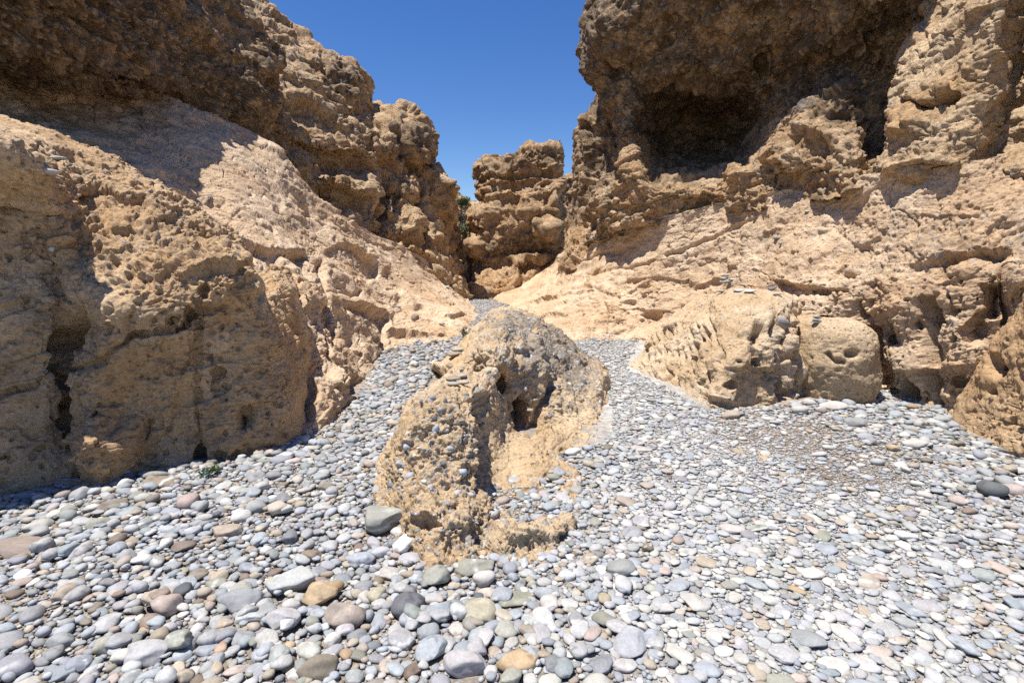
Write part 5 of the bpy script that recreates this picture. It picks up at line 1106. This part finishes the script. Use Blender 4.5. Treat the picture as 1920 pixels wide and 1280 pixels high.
def shrub(name, px, py, D, w, h, leafcol, leaf, nleaf, label, nst=16, seed=0, cat='shrub'):
    """px,py: the foot of the plant; w,h in metres"""
    r = np.random.default_rng(seed); base = P(px, py, D)
    e = empty(name, tuple(base)); tag(e, label, cat)
    segs, tips = [], []
    for k in range(nst):
        a = r.uniform(0, 6.28); out_ = r.uniform(0.15, 1) * w / 2; top = np.array([math.cos(a) * out_, math.sin(a) * out_ * 0.8, h * r.uniform(0.55, 1.0) * (1 - 0.35 * (out_ / (w / 2)) ** 2)])
        p0 = np.array([r.normal(0, 0.02) * w, r.normal(0, 0.02) * w, -0.05 * h]); mid = (p0 + top) / 2 + r.normal(0, 0.05 * w, 3)
        segs += [(p0, mid, 0.014 * h, 0.009 * h), (mid, top, 0.009 * h, 0.003 * h)]
        for t in np.linspace(0.1, 1, 7): tips.append(mid + (top - mid) * t)
        for j in range(3):
            f = mid + (top - mid) * r.uniform(0.1, 0.8); g = f + r.normal(0, 0.12 * w, 3) + np.array([0, 0, 0.08 * h]); segs.append((f, g, 0.005 * h, 0.002 * h)); tips += [g, (f + g) / 2]
    V, F = stem_mesh(segs); mesh_from('stem', V, F, 4, np.tile([0.16, 0.13, 0.10], (len(V), 1)), M_LEAF, e)
    tips = np.array(tips); c = tips[r.integers(0, len(tips), nleaf)] + r.normal(0, 0.035 * w, (nleaf, 3))
    d = r.normal(size=(nleaf, 3)); d[:, 2] += 0.5; d /= np.linalg.norm(d, axis=1, keepdims=True); s = np.cross(d, r.normal(size=(nleaf, 3))); s /= np.linalg.norm(s, axis=1, keepdims=True)
    L = leaf * r.uniform(0.6, 1.3, (nleaf, 1)); V = np.stack([c, c + d * L * .5 + s * L * .2, c + d * L, c + d * L * .5 - s * L * .2], 1).reshape(-1, 3)
    cc = np.repeat(np.array(leafcol) * r.uniform(0.6, 1.35, (nleaf, 1)), 4, 0)
    mesh_from('foliage', V, np.arange(nleaf * 4), 4, cc, M_LEAF, e, smooth=False)
shrub('desert_shrub', 866, 388, 24.0, 0.95, 0.42, (0.11, 0.15, 0.05), 0.10, 1500, 'low green bush on the skyline between the stepped cliff and the rock stack', seed=1)
shrub('desert_shrub', 864, 428, 23.6, 0.95, 0.9, (0.22, 0.22, 0.16), 0.09, 1100, 'grey half-dry bush in the gully under the green skyline bush', seed=2)
shrub('desert_shrub', 880, 452, 23.2, 0.85, 0.95, (0.17, 0.20, 0.10), 0.10, 1300, 'grey green bush lowest in the gully beside the rock stack', seed=3)
g0 = GD(893)
shrub('herb', 405, 893, g0, 0.09, 0.085, (0.16, 0.19, 0.075), 0.022, 260, 'tiny yellow green herb growing from the cobbles at the foot of the split block', 7, 4, 'plant')
shrub('herb', 388, 892, g0 - 0.02, 0.13, 0.05, (0.20, 0.25, 0.20), 0.026, 240, 'silvery low herb spreading beside the taller yellow green one', 7, 5, 'plant')
shrub('herb', 868, 633, 8.6, 0.16, 0.16, (0.14, 0.16, 0.05), 0.04, 160, 'small green tuft at the foot of the tan slope by the narrow channel', 6, 6, 'plant')
# ------------------------------------------------------------------ camera, sun, sky
cd = bpy.data.cameras.new('camera'); co = bpy.data.objects.new('camera', cd); C.objects.link(co)
co.location = (0, 0, CAMZ); co.rotation_euler = (math.pi / 2 - PITCH, 0, 0)
cd.sensor_width = 36; cd.lens = 18; cd.clip_start = 0.05; cd.clip_end = 2000
sc = bpy.context.scene; sc.camera = co
sc.render.resolution_x, sc.render.resolution_y = 1024, 682
SUN = Vector((-0.25, -0.07, 0.965)).normalized()
sl = bpy.data.lights.new('sun', 'SUN'); so = bpy.data.objects.new('sun', sl); C.objects.link(so)
so.rotation_euler = SUN.to_track_quat('Z', 'Y').to_euler()
sl.energy = 5.0; sl.angle = math.radians(0.53); sl.color = (1.0, 0.962, 0.895)
w = bpy.data.worlds.new('World'); sc.world = w; w.use_nodes = True
nt = w.node_tree
sk = nt.nodes.new('ShaderNodeTexSky'); sk.sky_type = 'NISHITA'; sk.sun_disc = False
sk.sun_elevation = math.asin(SUN.z); sk.sun_rotation = math.atan2(SUN.x, SUN.y)
sk.altitude = 800; sk.air_density = 1.0; sk.dust_density = 0.3; sk.ozone_density = 2.5
bg = nt.nodes['Background']; bg.inputs['Strength'].default_value = 0.08
hs = nt.nodes.new('ShaderNodeHueSaturation'); hs.inputs['Saturation'].default_value = 1.3; hs.inputs['Hue'].default_value = 0.512; hs.inputs['Value'].default_value = 1.16
nt.links.new(sk.outputs[0], hs.inputs['Color']); nt.links.new(hs.outputs[0], bg.inputs[0])
sc.view_settings.view_transform = 'Standard'; sc.view_settings.look = 'None'
sc.view_settings.exposure = 0.62; sc.view_settings.gamma = 1
sc.cycles.use_adaptive_sampling = False
sc.cycles.max_bounces = 6; sc.cycles.diffuse_bounces = 6
try: sc.cycles.use_denoising = False; sc.cycles.denoiser = 'OPENIMAGEDENOISE'; sc.cycles.denoising_input_passes = 'RGB_ALBEDO_NORMAL'
except Exception: pass
